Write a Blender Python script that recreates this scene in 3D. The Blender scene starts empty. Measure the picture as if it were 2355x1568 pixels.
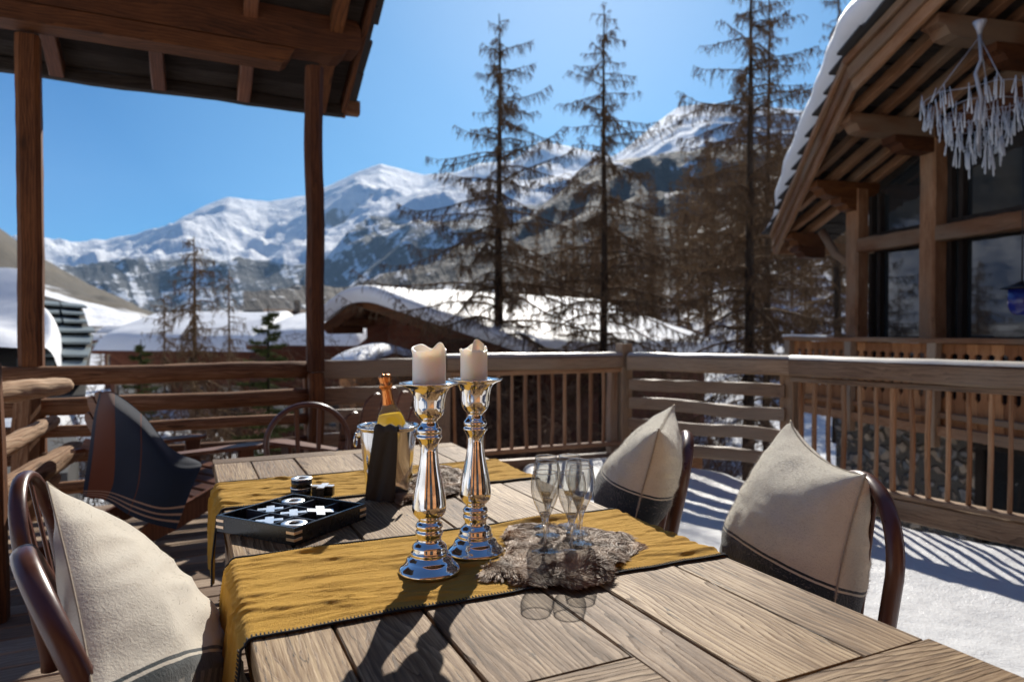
import bpy, bmesh, math, random
import numpy as np
from mathutils import Vector, Matrix, noise
PI=math.pi; R_=math.radians
rng=random.Random(7); nprng=np.random.default_rng(11)
sc=bpy.context.scene
# ------------------------------------------------------------------ camera, sky, sun
YAW=R_(25.5); PIT=math.atan(19/1570); CH=1.32; FPX=1570.0
FW=(math.sin(YAW),math.cos(YAW)); RT=(math.cos(YAW),-math.sin(YAW))
cd=bpy.data.cameras.new('camera'); cam=bpy.data.objects.new('camera',cd); sc.collection.objects.link(cam)
cam.location=(0,0,CH); cam.rotation_euler=(PI/2-PIT,0,-YAW)
cd.sensor_width=36; cd.lens=24.0; cd.clip_start=.05; cd.clip_end=20000
cd.dof.use_dof=True; cd.dof.focus_distance=1.68; cd.dof.aperture_fstop=3.0; cd.dof.aperture_blades=9
sc.camera=cam
SUN_EL=R_(34); SUN_AZ=R_(31.5)      # azimuth measured from +Y towards +X
w=bpy.data.worlds.new("World"); sc.world=w; w.use_nodes=True
wn=w.node_tree; bg=wn.nodes['Background']; sky=wn.nodes.new('ShaderNodeTexSky')
sky.sky_type='NISHITA'; sky.sun_disc=False; sky.sun_elevation=SUN_EL; sky.sun_rotation=SUN_AZ
sky.altitude=1500; sky.air_density=1.0; sky.dust_density=.3; sky.ozone_density=1.0
bg.inputs[1].default_value=.112
# deep alpine blue: the physical sky is tinted by the angle from the sun, whitish near it and saturated away from it; the unseen far side is lifted as blue fill
wtc=wn.nodes.new('ShaderNodeTexCoord'); wdp=wn.nodes.new('ShaderNodeVectorMath'); wdp.operation='DOT_PRODUCT'; wrp=wn.nodes.new('ShaderNodeValToRGB'); wmx=wn.nodes.new('ShaderNodeMix'); wmx.data_type='RGBA'; wmx.blend_type='MULTIPLY'; wmx.inputs[0].default_value=1
wnm=wn.nodes.new('ShaderNodeVectorMath'); wnm.operation='NORMALIZE'; wn.links.new(wtc.outputs['Generated'],wnm.inputs[0]); wn.links.new(wnm.outputs[0],wdp.inputs[0])
wdp.inputs[1].default_value=(math.sin(SUN_AZ)*math.cos(SUN_EL),math.cos(SUN_AZ)*math.cos(SUN_EL),math.sin(SUN_EL))
wn.links.new(wdp.outputs['Value'],wrp.inputs[0]); cr_=wrp.color_ramp
for k in range(3): cr_.elements.new(.5)
for e_,(p_,c_) in zip(cr_.elements,((.45,(.27,.46,.72)),(.788,(.085,.355,.57)),(.899,(.27,.54,.68)),(.951,(.46,.70,.80)),(.99,(.76,.90,.92)))): e_.position=p_; e_.color=(*c_,1)
wn.links.new(sky.outputs[0],wmx.inputs[6]); wn.links.new(wrp.outputs[0],wmx.inputs[7]); wn.links.new(wmx.outputs[2],bg.inputs[0])
sd=bpy.data.lights.new('sun','SUN'); so=bpy.data.objects.new('sun',sd); sc.collection.objects.link(so)
sd.energy=5.0; sd.angle=R_(.53); sd.color=(1,.935,.83)
sv=Vector((math.sin(SUN_AZ)*math.cos(SUN_EL),math.cos(SUN_AZ)*math.cos(SUN_EL),math.sin(SUN_EL)))
so.rotation_euler=sv.to_track_quat('Z','Y').to_euler()
sc.view_settings.view_transform='Standard'; sc.view_settings.look='None'
sc.view_settings.exposure=.53; sc.view_settings.gamma=1
sc.render.engine='CYCLES'
sc.cycles.use_denoising=True; sc.cycles.max_bounces=10; sc.cycles.transparent_max_bounces=24
sc.cycles.caustics_reflective=False; sc.cycles.caustics_refractive=False
sc.cycles.sample_clamp_indirect=6; sc.cycles.volume_step_rate=5; sc.cycles.volume_bounces=0
try: sc.cycles.denoising_prefilter='ACCURATE'
except Exception: pass
# ------------------------------------------------------------------ frame helpers (pixels of a 2355 wide view -> metres)
def ray(x,y):
    a=(x-1177.5)/FPX; b=-(y-784)/FPX
    d=math.cos(PIT)+b*math.sin(PIT); z=-math.sin(PIT)+b*math.cos(PIT)
    return a/d,z/d
def WL(lat,D,z=0.): return Vector((lat*RT[0]+D*FW[0],lat*RT[1]+D*FW[1],z))
def PZ(x,y,z):
    a,s=ray(x,y); D=(z-CH)/s; return WL(a*D,D,z)
def PD(x,y,D):
    a,s=ray(x,y); return WL(a*D,D,CH+s*D)
def nz(x,y=0.,z=0.): return noise.noise(Vector((x,y,z)))
def fb(x,y=0.,z=0.,o=4): 
    return noise.fractal(Vector((x,y,z)),1.0,2.0,o,noise_basis='PERLIN_ORIGINAL')
def sst(a,b,x):
    t=min(1,max(0,(x-a)/(b-a))); return t*t*(3-2*t)
# ------------------------------------------------------------------ object helpers
def props(o,label=None,cat=None,group=None,kind=None):
    if label: o['label']=label
    if cat: o['category']=cat
    if group: o['group']=group
    if kind: o['kind']=kind
    return o
def thing(name,label,cat,loc=(0,0,0),rz=0,group=None):
    o=bpy.data.objects.new(name,None); sc.collection.objects.link(o); o.empty_display_size=.1
    o.location=loc; o.rotation_euler=(0,0,rz); return props(o,label,cat,group)
def wloc(o):
    v=Vector((0,0,0))
    while o is not None: v+=o.location; o=o.parent
    return v
class MB:
    def __init__(s): s.v=[]; s.f=[]; s.uv=[]; s.sm=[]
    def add(s,vs,fs,uvs=None,smooth=True):
        n=len(s.v); s.v+= [tuple(v) for v in vs]
        for i,f in enumerate(fs):
            s.f.append(tuple(n+k for k in f)); s.sm.append(smooth)
            s.uv+= list(uvs[i]) if uvs else [(0.,0.)]*len(f)
        return s
    # beam: chamfered box from p0 to p1, width a (sideways) height b (up), rough hewn
    def beam(s,p0,p1,a,b,up=(0,0,1),ch=.008,wob=0.,seg=None,taper=1.,smooth=False,twist=0.):
        p0=Vector(p0); p1=Vector(p1); d=p1-p0; L=d.length; d.normalize(); up=Vector(up)
        x=d.cross(up)
        if x.length<1e-4: up=Vector((0,1,0)); x=d.cross(up)
        x.normalize(); y=x.cross(d); y.normalize()
        if twist:
            q=Matrix.Rotation(twist,3,d); x=q@x; y=q@y
        n=seg or (max(1,int(L/.12)) if wob else 1); c=min(ch,a*.3,b*.3)
        sec=[(-a/2+c,-b/2),(a/2-c,-b/2),(a/2,-b/2+c),(a/2,b/2-c),(a/2-c,b/2),(-a/2+c,b/2),(-a/2,b/2-c),(-a/2,-b/2+c)]
        per=[0]
        for k in range(8):
            q0=sec[k]; q1=sec[(k+1)%8]; per.append(per[-1]+math.hypot(q1[0]-q0[0],q1[1]-q0[1]))
        o=rng.random()*50; o2=rng.random()*50; vs=[]
        for i in range(n+1):
            t=i/n; k=1+(taper-1)*t; off=Vector((0,0,0))
            if wob: off=x*nz(t*L*1.3,o)*wob*1.5+y*nz(t*L*1.3,o2)*wob*1.5
            for j,(u,v) in enumerate(sec):
                w_=1+ (nz(t*L*5,o+j*1.7)*wob*8 if wob else 0)
                vs.append(p0+d*(t*L)+x*u*k*w_+y*v*k*w_+off)
        fs=[];uv=[]
        for i in range(n):
            for j in range(8):
                j2=(j+1)%8; fs.append((i*8+j,i*8+j2,(i+1)*8+j2,(i+1)*8+j))
                u0=o+i*L/n;u1=o+(i+1)*L/n; uv.append([(u0,o2+per[j]),(u0,o2+per[j+1]),(u1,o2+per[j+1]),(u1,o2+per[j])])
        fs.append(tuple(range(7,-1,-1))); uv.append([(o+sec[j][0]*.3,o2+sec[j][1]) for j in range(7,-1,-1)])
        fs.append(tuple(n*8+j for j in range(8))); uv.append([(o+sec[j][0]*.3,o2+sec[j][1]) for j in range(8)])
        return s.add(vs,fs,uv,smooth)
    def box(s,c,dims,rz=0.,ch=.004):
        c=Vector(c); d=Vector((math.cos(rz),math.sin(rz),0))*dims[0]/2
        return s.beam(c-d,c+d,dims[1],dims[2],ch=ch)
    # tube along pts with radii
    def tube(s,pts,rad,n=10,cap=True,wob=0.,flat=1.,up=None,closed=False,smooth=True):
        pts=[Vector(p) for p in pts]; m=len(pts)
        if not hasattr(rad,'__len__'): rad=[rad]*m
        vs=[];o=rng.random()*50;o2=rng.random()*50; prev=None; L=0; Ls=[]
        for i,p in enumerate(pts):
            if closed: t=pts[(i+1)%m]-pts[i-1]
            else: t=pts[min(i+1,m-1)]-pts[max(i-1,0)]
            t.normalize()
            if prev is None:
                a=Vector(up) if up else (Vector((0,0,1)) if abs(t.z)<.9 else Vector((1,0,0)))
                x=t.cross(a).normalized()
            else:
                x=(prev-t*prev.dot(t)).normalized()
            prev=x; y=x.cross(t)
            if i: L+=(pts[i]-pts[i-1]).length
            Ls.append(L)
            for j in range(n):
                an=2*PI*j/n; k=1+((nz(L*4,o+math.cos(an)*1.2,o2+math.sin(an)*1.2)+.45*nz(L*13,o+math.cos(an)*3.5,o2+math.sin(an)*3.5))*wob if wob else 0)
                vs.append(p+x*math.cos(an)*rad[i]*k+y*math.sin(an)*rad[i]*flat*k)
        fs=[];uv=[]; mm=m if closed else m-1
        for i in range(mm):
            i2=(i+1)%m
            for j in range(n):
                j2=(j+1)%n; fs.append((i*n+j2,i*n+j,i2*n+j,i2*n+j2))
                c0=j/n*2*PI*rad[i];c1=(j+1)/n*2*PI*rad[i]; u0=o+Ls[i];u1=o+(Ls[i2] if i2 else L)
                uv.append([(u0,o2+c1),(u0,o2+c0),(u1,o2+c0),(u1,o2+c1)])
        if cap and not closed:
            fs.append(tuple(range(n))); uv.append([(o+rad[0]*math.cos(2*PI*j/n)*.3,o2+rad[0]*math.sin(2*PI*j/n)) for j in range(n)])
            fs.append(tuple((m-1)*n+j for j in range(n-1,-1,-1))); uv.append([(o+.3*rad[-1]*math.cos(2*PI*j/n),o2+rad[-1]*math.sin(2*PI*j/n)) for j in range(n-1,-1,-1)])
        return s.add(vs,fs,uv,smooth)
    def lathe(s,prof,n=48,c=(0,0,0),fn=None,tilt=None,close=False):
        c=Vector(c); vs=[]
        for i,(r,z) in enumerate(prof):
            for j in range(n):
                a=2*PI*j/n; rr,zz=(fn(r,z,a,i) if fn else (r,z))
                p=Vector((rr*math.cos(a),rr*math.sin(a),zz))
                if tilt is not None: p=tilt@p
                vs.append(c+p)
        fs=[];uv=[]
        for i in range(len(prof)-1):
            for j in range(n):
                j2=(j+1)%n; fs.append((i*n+j,i*n+j2,(i+1)*n+j2,(i+1)*n+j))
                uv.append([(j/n,prof[i][1]),((j+1)/n,prof[i][1]),((j+1)/n,prof[i+1][1]),(j/n,prof[i+1][1])])
        return s.add(vs,fs,uv,True)
    def grid(s,nu,nv,fn,uvf=None,flip=False,smooth=True):
        vs=[fn(i/nu,j/nv) for j in range(nv+1) for i in range(nu+1)]
        fs=[];uv=[]; uvf=uvf or (lambda a,b:(a,b))
        for j in range(nv):
            for i in range(nu):
                a=j*(nu+1)+i; q=(a,a+1,a+nu+2,a+nu+1)
                u=[uvf(i/nu,j/nv),uvf((i+1)/nu,j/nv),uvf((i+1)/nu,(j+1)/nv),uvf(i/nu,(j+1)/nv)]
                if flip: q=q[::-1];u=u[::-1]
                fs.append(q);uv.append(u)
        return s.add(vs,fs,uv,smooth)
    def prism(s,poly,ext,smooth=False):   # poly: 3D points, extruded by vector ext
        n=len(poly); ext=Vector(ext); vs=[Vector(p) for p in poly]+[Vector(p)+ext for p in poly]
        fs=[tuple(range(n-1,-1,-1)),tuple(range(n,2*n))]; o=rng.random()*50
        P0=vs[0]; L0=(vs[1]-vs[0]).normalized(); N=ext.normalized(); M_=N.cross(L0)
        def q(p): return (o+(p-P0).dot(L0),o+(p-P0).dot(M_)+(p-P0).dot(N)*.5)
        for i in range(n): fs.append((i,(i+1)%n,n+(i+1)%n,n+i))
        return s.add(vs,fs,[[q(vs[k]) for k in f] for f in fs],smooth)
    def build(s,name,m,parent=None,local=False,at=None,label=None,cat=None,group=None,kind=None):
        v=np.array(s.v,dtype=np.float64).reshape(-1,3)
        me=bpy.data.meshes.new(name); loc=Vector((0,0,0))
        if parent is None:
            if at is not None: loc=Vector(at)
            elif not local:
                mn=v.min(0);mx=v.max(0); loc=Vector(((mn[0]+mx[0])/2,(mn[1]+mx[1])/2,mn[2]))
            off=loc
        else: off=Vector((0,0,0)) if local else wloc(parent)
        if off.length>0: v=v-np.array(off)
        me.from_pydata(v.tolist(),[],s.f); ul=me.uv_layers.new(name='UVMap')
        ul.data.foreach_set('uv',np.array(s.uv,dtype=np.float32).ravel())
        me.polygons.foreach_set('use_smooth',s.sm); me.materials.append(m); me.update()
        o=bpy.data.objects.new(name,me); sc.collection.objects.link(o)
        if parent is None: o.location=loc
        else: o.parent=parent
        return props(o,label,cat,group,kind)
def np_mesh(name,v,f,m,parent=None,off=(0,0,0),uv=None,smooth=False,**k):
    me=bpy.data.meshes.new(name); v=np.asarray(v,dtype=np.float32)-np.array(off,dtype=np.float32)
    f=np.asarray(f,dtype=np.int32); nf,fk=f.shape
    me.vertices.add(len(v)); me.vertices.foreach_set('co',v.ravel())
    me.loops.add(nf*fk); me.loops.foreach_set('vertex_index',f.ravel())
    me.polygons.add(nf); me.polygons.foreach_set('loop_start',np.arange(nf,dtype=np.int32)*fk)
    if uv is not None:
        ul=me.uv_layers.new(name='UVMap'); ul.data.foreach_set('uv',np.asarray(uv,dtype=np.float32)[f.ravel()].ravel())
    me.polygons.foreach_set('use_smooth',[smooth]*nf); me.materials.append(m); me.update(calc_edges=True); me.validate()
    o=bpy.data.objects.new(name,me); sc.collection.objects.link(o)
    if parent: o.parent=parent
    else: o.location=off
    return props(o,**k)
def copy_thing(root,loc,rz,label=None,scale=None):
    r=root.copy(); sc.collection.objects.link(r); r.location=loc; r.rotation_euler=(0,0,rz)
    if scale: r.scale=scale if hasattr(scale,'__len__') else (scale,)*3
    if label: r['label']=label
    for ch in list(root.children):
        c=ch.copy(); sc.collection.objects.link(c); c.parent=r
        for g in list(ch.children):
            d=g.copy(); sc.collection.objects.link(d); d.parent=c
    return r
# ------------------------------------------------------------------ materials
class NT:
    def __init__(s,name):
        s.m=bpy.data.materials.new(name); s.m.use_nodes=True; s.t=s.m.node_tree
        s.b=s.t.nodes['Principled BSDF']; s.out=s.t.nodes['Material Output']
    def n(s,ty,**k):
        nd=s.t.nodes.new('ShaderNode'+ty)
        for a,v in k.items():
            if a[0]=='_': setattr(nd,a[1:],v)
            else: s.put(nd.inputs[int(a[1:]) if a[0]=='i' and a[1:].isdigit() else a.replace('_',' ')],v)
        return nd
    def put(s,sock,v):
        if isinstance(v,bpy.types.NodeSocket): s.t.links.new(v,sock)
        else: sock.default_value=v
    def set(s,**k):
        for a,v in k.items(): s.put(s.b.inputs[a.replace('_',' ')],v)
        return s
    def math(s,op,a,b=0.,c=0.,cl=False):
        nd=s.n('Math',_operation=op,_use_clamp=cl); s.put(nd.inputs[0],a); s.put(nd.inputs[1],b); s.put(nd.inputs[2],c); return nd.outputs[0]
    def mix(s,f,a,b,bl='MIX'):
        nd=s.n('Mix',_data_type='RGBA',_blend_type=bl); s.put(nd.inputs[0],f); s.put(nd.inputs[6],a); s.put(nd.inputs[7],b); return nd.outputs[2]
    def map(s,src,sca=(1,1,1),loc=(0,0,0),rot=(0,0,0)):
        nd=s.n('Mapping'); s.put(nd.inputs[0],src); nd.inputs['Scale'].default_value=sca; nd.inputs['Location'].default_value=loc; nd.inputs['Rotation'].default_value=rot; return nd.outputs[0]
    def noise(s,v,sc_=5.,det=4.,ro=.55,dist=0.):
        nd=s.n('TexNoise'); s.put(nd.inputs['Vector'],v); s.put(nd.inputs['Scale'],sc_); s.put(nd.inputs['Detail'],det); s.put(nd.inputs['Roughness'],ro); s.put(nd.inputs['Distortion'],dist); return nd.outputs[0]
    def ramp(s,f,stops,interp='LINEAR'):
        nd=s.n('ValToRGB'); s.put(nd.inputs[0],f); cr=nd.color_ramp; cr.interpolation=interp
        while len(cr.elements)<len(stops): cr.elements.new(.5)
        for e,(p,c) in zip(cr.elements,stops):
            e.position=p; e.color=(c,c,c,1) if not hasattr(c,'__len__') else (*c,1)
        return nd.outputs[0]
    def step(s,f,a,b):
        nd=s.n('MapRange',_interpolation_type='SMOOTHSTEP'); s.put(nd.inputs[0],f); s.put(nd.inputs[1],a); s.put(nd.inputs[2],b); return nd.outputs[0]
    def bump(s,h,st=.3,d=.01,nrm=None):
        nd=s.n('Bump'); s.put(nd.inputs['Height'],h); nd.inputs['Strength'].default_value=st; nd.inputs['Distance'].default_value=d
        if nrm: s.put(nd.inputs['Normal'],nrm)
        return nd.outputs[0]
    def uv(s): return s.n('TexCoord').outputs['UV']
    def obj(s): return s.n('TexCoord').outputs['Object']
def c4(c): return (*c,1)
def wood(name,dark,mid,light,rough=.7,contour=10.,bump=.5,fine=1.,crack=.5,spec=.3,grey=None,rd=5.):
    # annual rings as warped bands across v, fibres along u
    t=NT(name); uv=t.uv(); sx=t.n('SeparateXYZ'); t.put(sx.inputs[0],uv); v=sx.outputs[1]
    warp=t.noise(t.map(uv,(.9*fine,4.2*fine,1)),1.,2.,.45,.25); w2=t.noise(t.map(uv,(5*fine,30*fine,1)),1.,3,.5)
    rc=t.math('ADD',t.math('MULTIPLY',v,7.*fine),t.math('MULTIPLY',warp,contour)); rc=t.math('ADD',rc,t.math('MULTIPLY',w2,.22))
    ring=t.math('FRACT',t.math('MULTIPLY',rc,rd)); ring=t.math('POWER',ring,1.5); ln=t.step(ring,.78,.97)
    fib=t.noise(t.map(uv,(5.,150*fine,1)),1.,5,.65); fib2=t.noise(t.map(uv,(14,520*fine,1)),1.,2,.6)
    pt=t.noise(t.map(uv,(1.6,6,1)),1.,4,.6)
    f=t.math('ADD',t.math('MULTIPLY',fib,.5),t.math('MULTIPLY',pt,.42)); f=t.math('ADD',f,t.math('MULTIPLY',fib2,.16)); f=t.math('SUBTRACT',f,t.math('MULTIPLY',ring,.13))
    col=t.ramp(f,[(.3,dark),(.46,mid),(.66,light)])
    col=t.mix(t.math('MULTIPLY',ln,.34),col,c4(tuple(x*.3 for x in mid)))
    tn=t.noise(t.map(uv,(.11,.11,1),(3.3,1.7,0)),1.,0,.5); col=t.mix(t.step(tn,.35,.65),t.mix(1.,col,(.64,.56,.5,1),'MULTIPLY'),t.mix(1.,col,(1.14,1.12,1.08,1),'MULTIPLY'))
    if grey: col=t.mix(t.step(t.noise(t.map(uv,(.7,1.6,1)),1.,3,.5),.42,.62),col,t.mix(.6,col,c4(grey)))
    ck=t.noise(t.map(uv,(1.1,26*fine,1),(7,3,0)),1.,5,.5)
    ckm=t.math('MULTIPLY',t.math('LESS_THAN',t.math('ABSOLUTE',t.math('SUBTRACT',ck,.5)),.0022*crack),t.step(pt,.42,.55))
    col=t.mix(t.math('MULTIPLY',ckm,.85),col,c4(tuple(x*.15 for x in dark)))
    kn=t.n('TexVoronoi'); t.put(kn.inputs['Vector'],t.map(uv,(.9,2.6,1))); kn.inputs['Scale'].default_value=1.1
    kd=t.step(kn.outputs['Distance'],.095,.03)
    col=t.mix(t.math('MULTIPLY',kd,.8),col,c4(tuple(x*.35 for x in dark)))
    h=t.math('ADD',t.math('MULTIPLY',fib,.6),t.math('MULTIPLY',fib2,.3)); h=t.math('SUBTRACT',h,t.math('MULTIPLY',ln,.5)); h=t.math('SUBTRACT',h,t.math('MULTIPLY',ckm,2.))
    t.set(Base_Color=col,Roughness=t.ramp(f,[(.3,min(1,rough+.12)),(.7,rough)]),Normal=t.bump(h,bump,.003))
    t.b.inputs['Specular IOR Level'].default_value=spec
    return t.m
def plain(name,col,rough=.5,metal=0.,var=.15,sc_=40.,bump=0.,spec=.5,**k):
    t=NT(name); o=t.obj(); n1=t.noise(o,sc_,4)
    t.set(Base_Color=t.mix(n1,c4(tuple(x*(1-var) for x in col)),c4(tuple(min(1,x*(1+var)) for x in col))),Roughness=t.ramp(n1,[(.3,max(0,rough*.85)),(.7,min(1,rough*1.15))]),Metallic=metal)
    t.b.inputs['Specular IOR Level'].default_value=spec
    if bump: t.set(Normal=t.bump(n1,bump,.003))
    for a,v in k.items(): t.put(t.b.inputs[a.replace('_',' ')],v)
    return t.m
M={}
M['table']=wood('table_wood',(.034,.016,.006),(.18,.105,.046),(.47,.345,.20),rough=.55,contour=1.9,bump=.8,crack=1.6,spec=.25,rd=9.)
M['deck']=wood('deck_wood',(.08,.055,.04),(.27,.2,.145),(.42,.33,.25),rough=.75,contour=1.5,bump=.5,crack=.8,fine=1.25)
M['rail']=wood('rail_wood',(.06,.036,.02),(.29,.185,.105),(.52,.375,.24),rough=.5,contour=1.6,bump=.5,crack=1.2,grey=(.29,.235,.17),spec=.55,fine=1.35)
M['log']=wood('pale_log',(.13,.07,.04),(.42,.27,.17),(.6,.46,.33),rough=.8,contour=1.5,bump=.9,crack=1.4)
M['oldrail']=wood('dark_rail',(.04,.018,.01),(.20,.095,.045),(.38,.225,.13),rough=.8,contour=1.6,bump=.6,crack=1.,fine=1.2)
M['baluster']=wood('baluster_wood',(.1,.045,.02),(.38,.2,.095),(.55,.36,.22),rough=.65,contour=1.,bump=.4,fine=1.6,grey=(.32,.22,.14))
M['beam']=wood('larch_beam',(.02,.007,.002),(.10,.034,.009),(.22,.085,.025),rough=.6,contour=1.6,bump=.35,crack=.8,fine=1.15)
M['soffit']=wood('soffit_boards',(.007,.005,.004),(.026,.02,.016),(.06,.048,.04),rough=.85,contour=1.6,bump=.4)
M['chaletwood']=wood('chalet_wood',(.065,.028,.013),(.26,.125,.058),(.44,.26,.15),rough=.75,contour=1.3,bump=.4,grey=(.24,.18,.12),fine=1.5)
M['balcony']=wood('balcony_wood',(.16,.06,.02),(.42,.19,.075),(.55,.3,.14),rough=.65,contour=1.,bump=.3)
M['adiron']=wood('stained_wood',(.05,.017,.007),(.15,.055,.022),(.24,.1,.045),rough=.4,contour=.8,bump=.2,crack=.3,spec=.5)
M['housewall']=wood('house_boards',(.04,.014,.01),(.11,.035,.018),(.18,.065,.034),rough=.8,contour=1.,bump=.2,fine=1.8)
def snow_mat(name='snow',spark=True,col=.82):
    t=NT(name); o=t.obj(); n1=t.noise(o,3.,5); n2=t.noise(o,60.,3)
    h=t.math('ADD',n1,t.math('MULTIPLY',n2,.18))
    t.set(Base_Color=t.mix(n1,(col*.94,col*.965,col,1),(col,col,col*1.01,1)),Roughness=.55,Normal=t.bump(t.math('ADD',h,t.math('MULTIPLY',t.noise(o,140,3),.10)),.6,.05))
    t.b.inputs['Specular IOR Level'].default_value=.25
    if spark: t.put(t.b.inputs['Roughness'],t.ramp(t.noise(o,260,2),[(.4,.7),(.62,.22)]))
    t.b.inputs['Subsurface Weight'].default_value=.0
    return t.m
M['snow']=snow_mat(col=.66); M['drift']=snow_mat('drift_snow',False,.8); M['roofsnow']=snow_mat('roof_snow',False,.86)
M['bronze']=plain('chair_lacquer',(.085,.03,.02),.32,0,.25,25,.05,.6)
M['seat']=plain('seat_top',(.02,.024,.03),.25,0,.4,12,.2)
M['silver']=plain('mercury_silver',(.86,.84,.81),.07,1,.04,30)
M['steel']=plain('polished_steel',(.8,.79,.77),.1,1,.05,30)
M['black']=plain('black_lacquer',(.012,.013,.016),.28,0,.3,30)
M['trayedge']=plain('tray_edge',(.05,.06,.08),.3,0,.3,30)
M['chrome']=plain('chrome_plate',(.92,.93,.95),.32,1,.05,30)
M['brass']=plain('brass_bracket',(.75,.55,.38),.35,1,.1,30)
M['slate']=plain('slate',(.17,.21,.22),.6,0,.3,3,.4)
M['rooftile']=plain('rough_slate',(.05,.047,.045),.75,0,.4,5,.5)
M['darkmetal']=plain('dark_metal',(.03,.03,.035),.4,.6,.3,20)
M['greymetal']=plain('weathered_metal',(.4,.4,.42),.45,.5,.2,10)
M['napkin']=plain('charcoal_linen',(.045,.04,.033),.9,0,.25,180,.4)
M['yarn']=plain('dark_yarn',(.012,.015,.02),.9,0,.4,300,.5)
M['blue']=plain('blue_enamel',(.012,.02,.16),.15,0,.2,8)
M['foil']=plain('copper_foil',(.72,.27,.08),.3,1,.15,60,.5)
M['ice']=plain('crushed_ice',(.85,.9,.93),.2,0,.05,60,.5,Transmission_Weight=.4)
t=NT('glass_drop'); t.set(Base_Color=(.85,.92,.97,1),Roughness=.08,IOR=1.4,Transmission_Weight=.35); M['drop']=t.m
M['red']=plain('red_tag',(.7,.08,.02),.4)
def bark(name,a,b):
    t=NT(name); o=t.obj(); n1=t.noise(t.map(o,(14,14,3)),1.,5,.7)
    t.set(Base_Color=t.ramp(n1,[(.3,a),(.7,b)]),Roughness=.9,Normal=t.bump(n1,.8,.02)); t.b.inputs['Specular IOR Level'].default_value=.1
    return t.m
M['bark']=bark('larch_bark',(.018,.013,.01),(.075,.055,.042))
M['twig']=bark('larch_twigs',(.045,.028,.016),(.22,.135,.075))
M['twigfar']=bark('larch_twigs_far',(.08,.048,.026),(.27,.17,.09))
M['shrub']=bark('shrub_twigs',(.06,.035,.022),(.17,.1,.065))
M['needle']=bark('spruce_needles',(.03,.05,.015),(.13,.15,.04))
def glass_thin(name,col=(1,1,1),rough=0.):
    t=NT(name); tr=t.n('BsdfTransparent'); tr.inputs[0].default_value=c4(col)
    gl=t.n('BsdfGlossy'); gl.inputs['Roughness'].default_value=rough; gl.inputs[0].default_value=(1,1,1,1)
    lw=t.n('LayerWeight'); lw.inputs[0].default_value=.22; mx=t.n('MixShader')
    f=t.math('ADD',t.math('MULTIPLY',t.math('POWER',lw.outputs['Facing'],3.),.85),.05)
    t.t.links.new(f,mx.inputs[0]); t.t.links.new(tr.outputs[0],mx.inputs[1]); t.t.links.new(gl.outputs[0],mx.inputs[2])
    t.t.links.new(mx.outputs[0],t.out.inputs[0]); return t.m
def glassmix(name,k,ior=1.5):
    t=NT(name); t.set(Base_Color=(1,1,1,1),Roughness=0.,IOR=ior,Transmission_Weight=1.); tr=t.n('BsdfTransparent'); tr.inputs[0].default_value=(.97,.97,.97,1); mx=t.n('MixShader'); mx.inputs[0].default_value=k
    t.t.links.new(t.b.outputs[0],mx.inputs[1]); t.t.links.new(tr.outputs[0],mx.inputs[2]); t.t.links.new(mx.outputs[0],t.out.inputs[0]); return t.m
t=NT('flute_glass'); gl=t.n('BsdfGlossy'); gl.inputs['Roughness'].default_value=0.; tr=t.n('BsdfTransparent'); tr.inputs[0].default_value=(.84,.84,.83,1); mx=t.n('MixShader'); lw=t.n('LayerWeight'); lw.inputs[0].default_value=.42
t.t.links.new(t.math('ADD',t.math('MULTIPLY',t.math('POWER',lw.outputs['Facing'],2.),1.0),.025),mx.inputs[0]); t.t.links.new(tr.outputs[0],mx.inputs[1]); t.t.links.new(gl.outputs[0],mx.inputs[2]); t.t.links.new(mx.outputs[0],t.out.inputs[0]); M['glassthin']=t.m
M['glass']=glassmix('solid_glass',.45)
M['bottle']=glass_thin('bottle_glass',(.97,.95,.82))
t=NT('golden_wine'); tl=t.n('BsdfTranslucent'); tl.inputs[0].default_value=(1.,.80,.24,1); df=t.n('BsdfDiffuse'); df.inputs[0].default_value=(.85,.62,.14,1); mx=t.n('MixShader'); mx.inputs[0].default_value=.3
t.t.links.new(tl.outputs[0],mx.inputs[1]); t.t.links.new(df.outputs[0],mx.inputs[2]); t.t.links.new(mx.outputs[0],t.out.inputs[0]); M['wine']=t.m
t=NT('window_glass'); o=t.obj(); t.set(Base_Color=(.02,.024,.026,1),Roughness=.03,Normal=t.bump(t.noise(o,1.3,2),.06,.02)); t.b.inputs['Specular IOR Level'].default_value=1.; t.put(t.b.inputs['Coat Weight'],1.0); M['pane']=t.m
t=NT('candle_wax'); t.set(Base_Color=(.88,.84,.76,1),Roughness=.38,Subsurface_Weight=.8,Subsurface_Scale=.03); t.b.inputs['Subsurface Radius'].default_value=(.8,.55,.38); M['wax']=t.m
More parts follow.
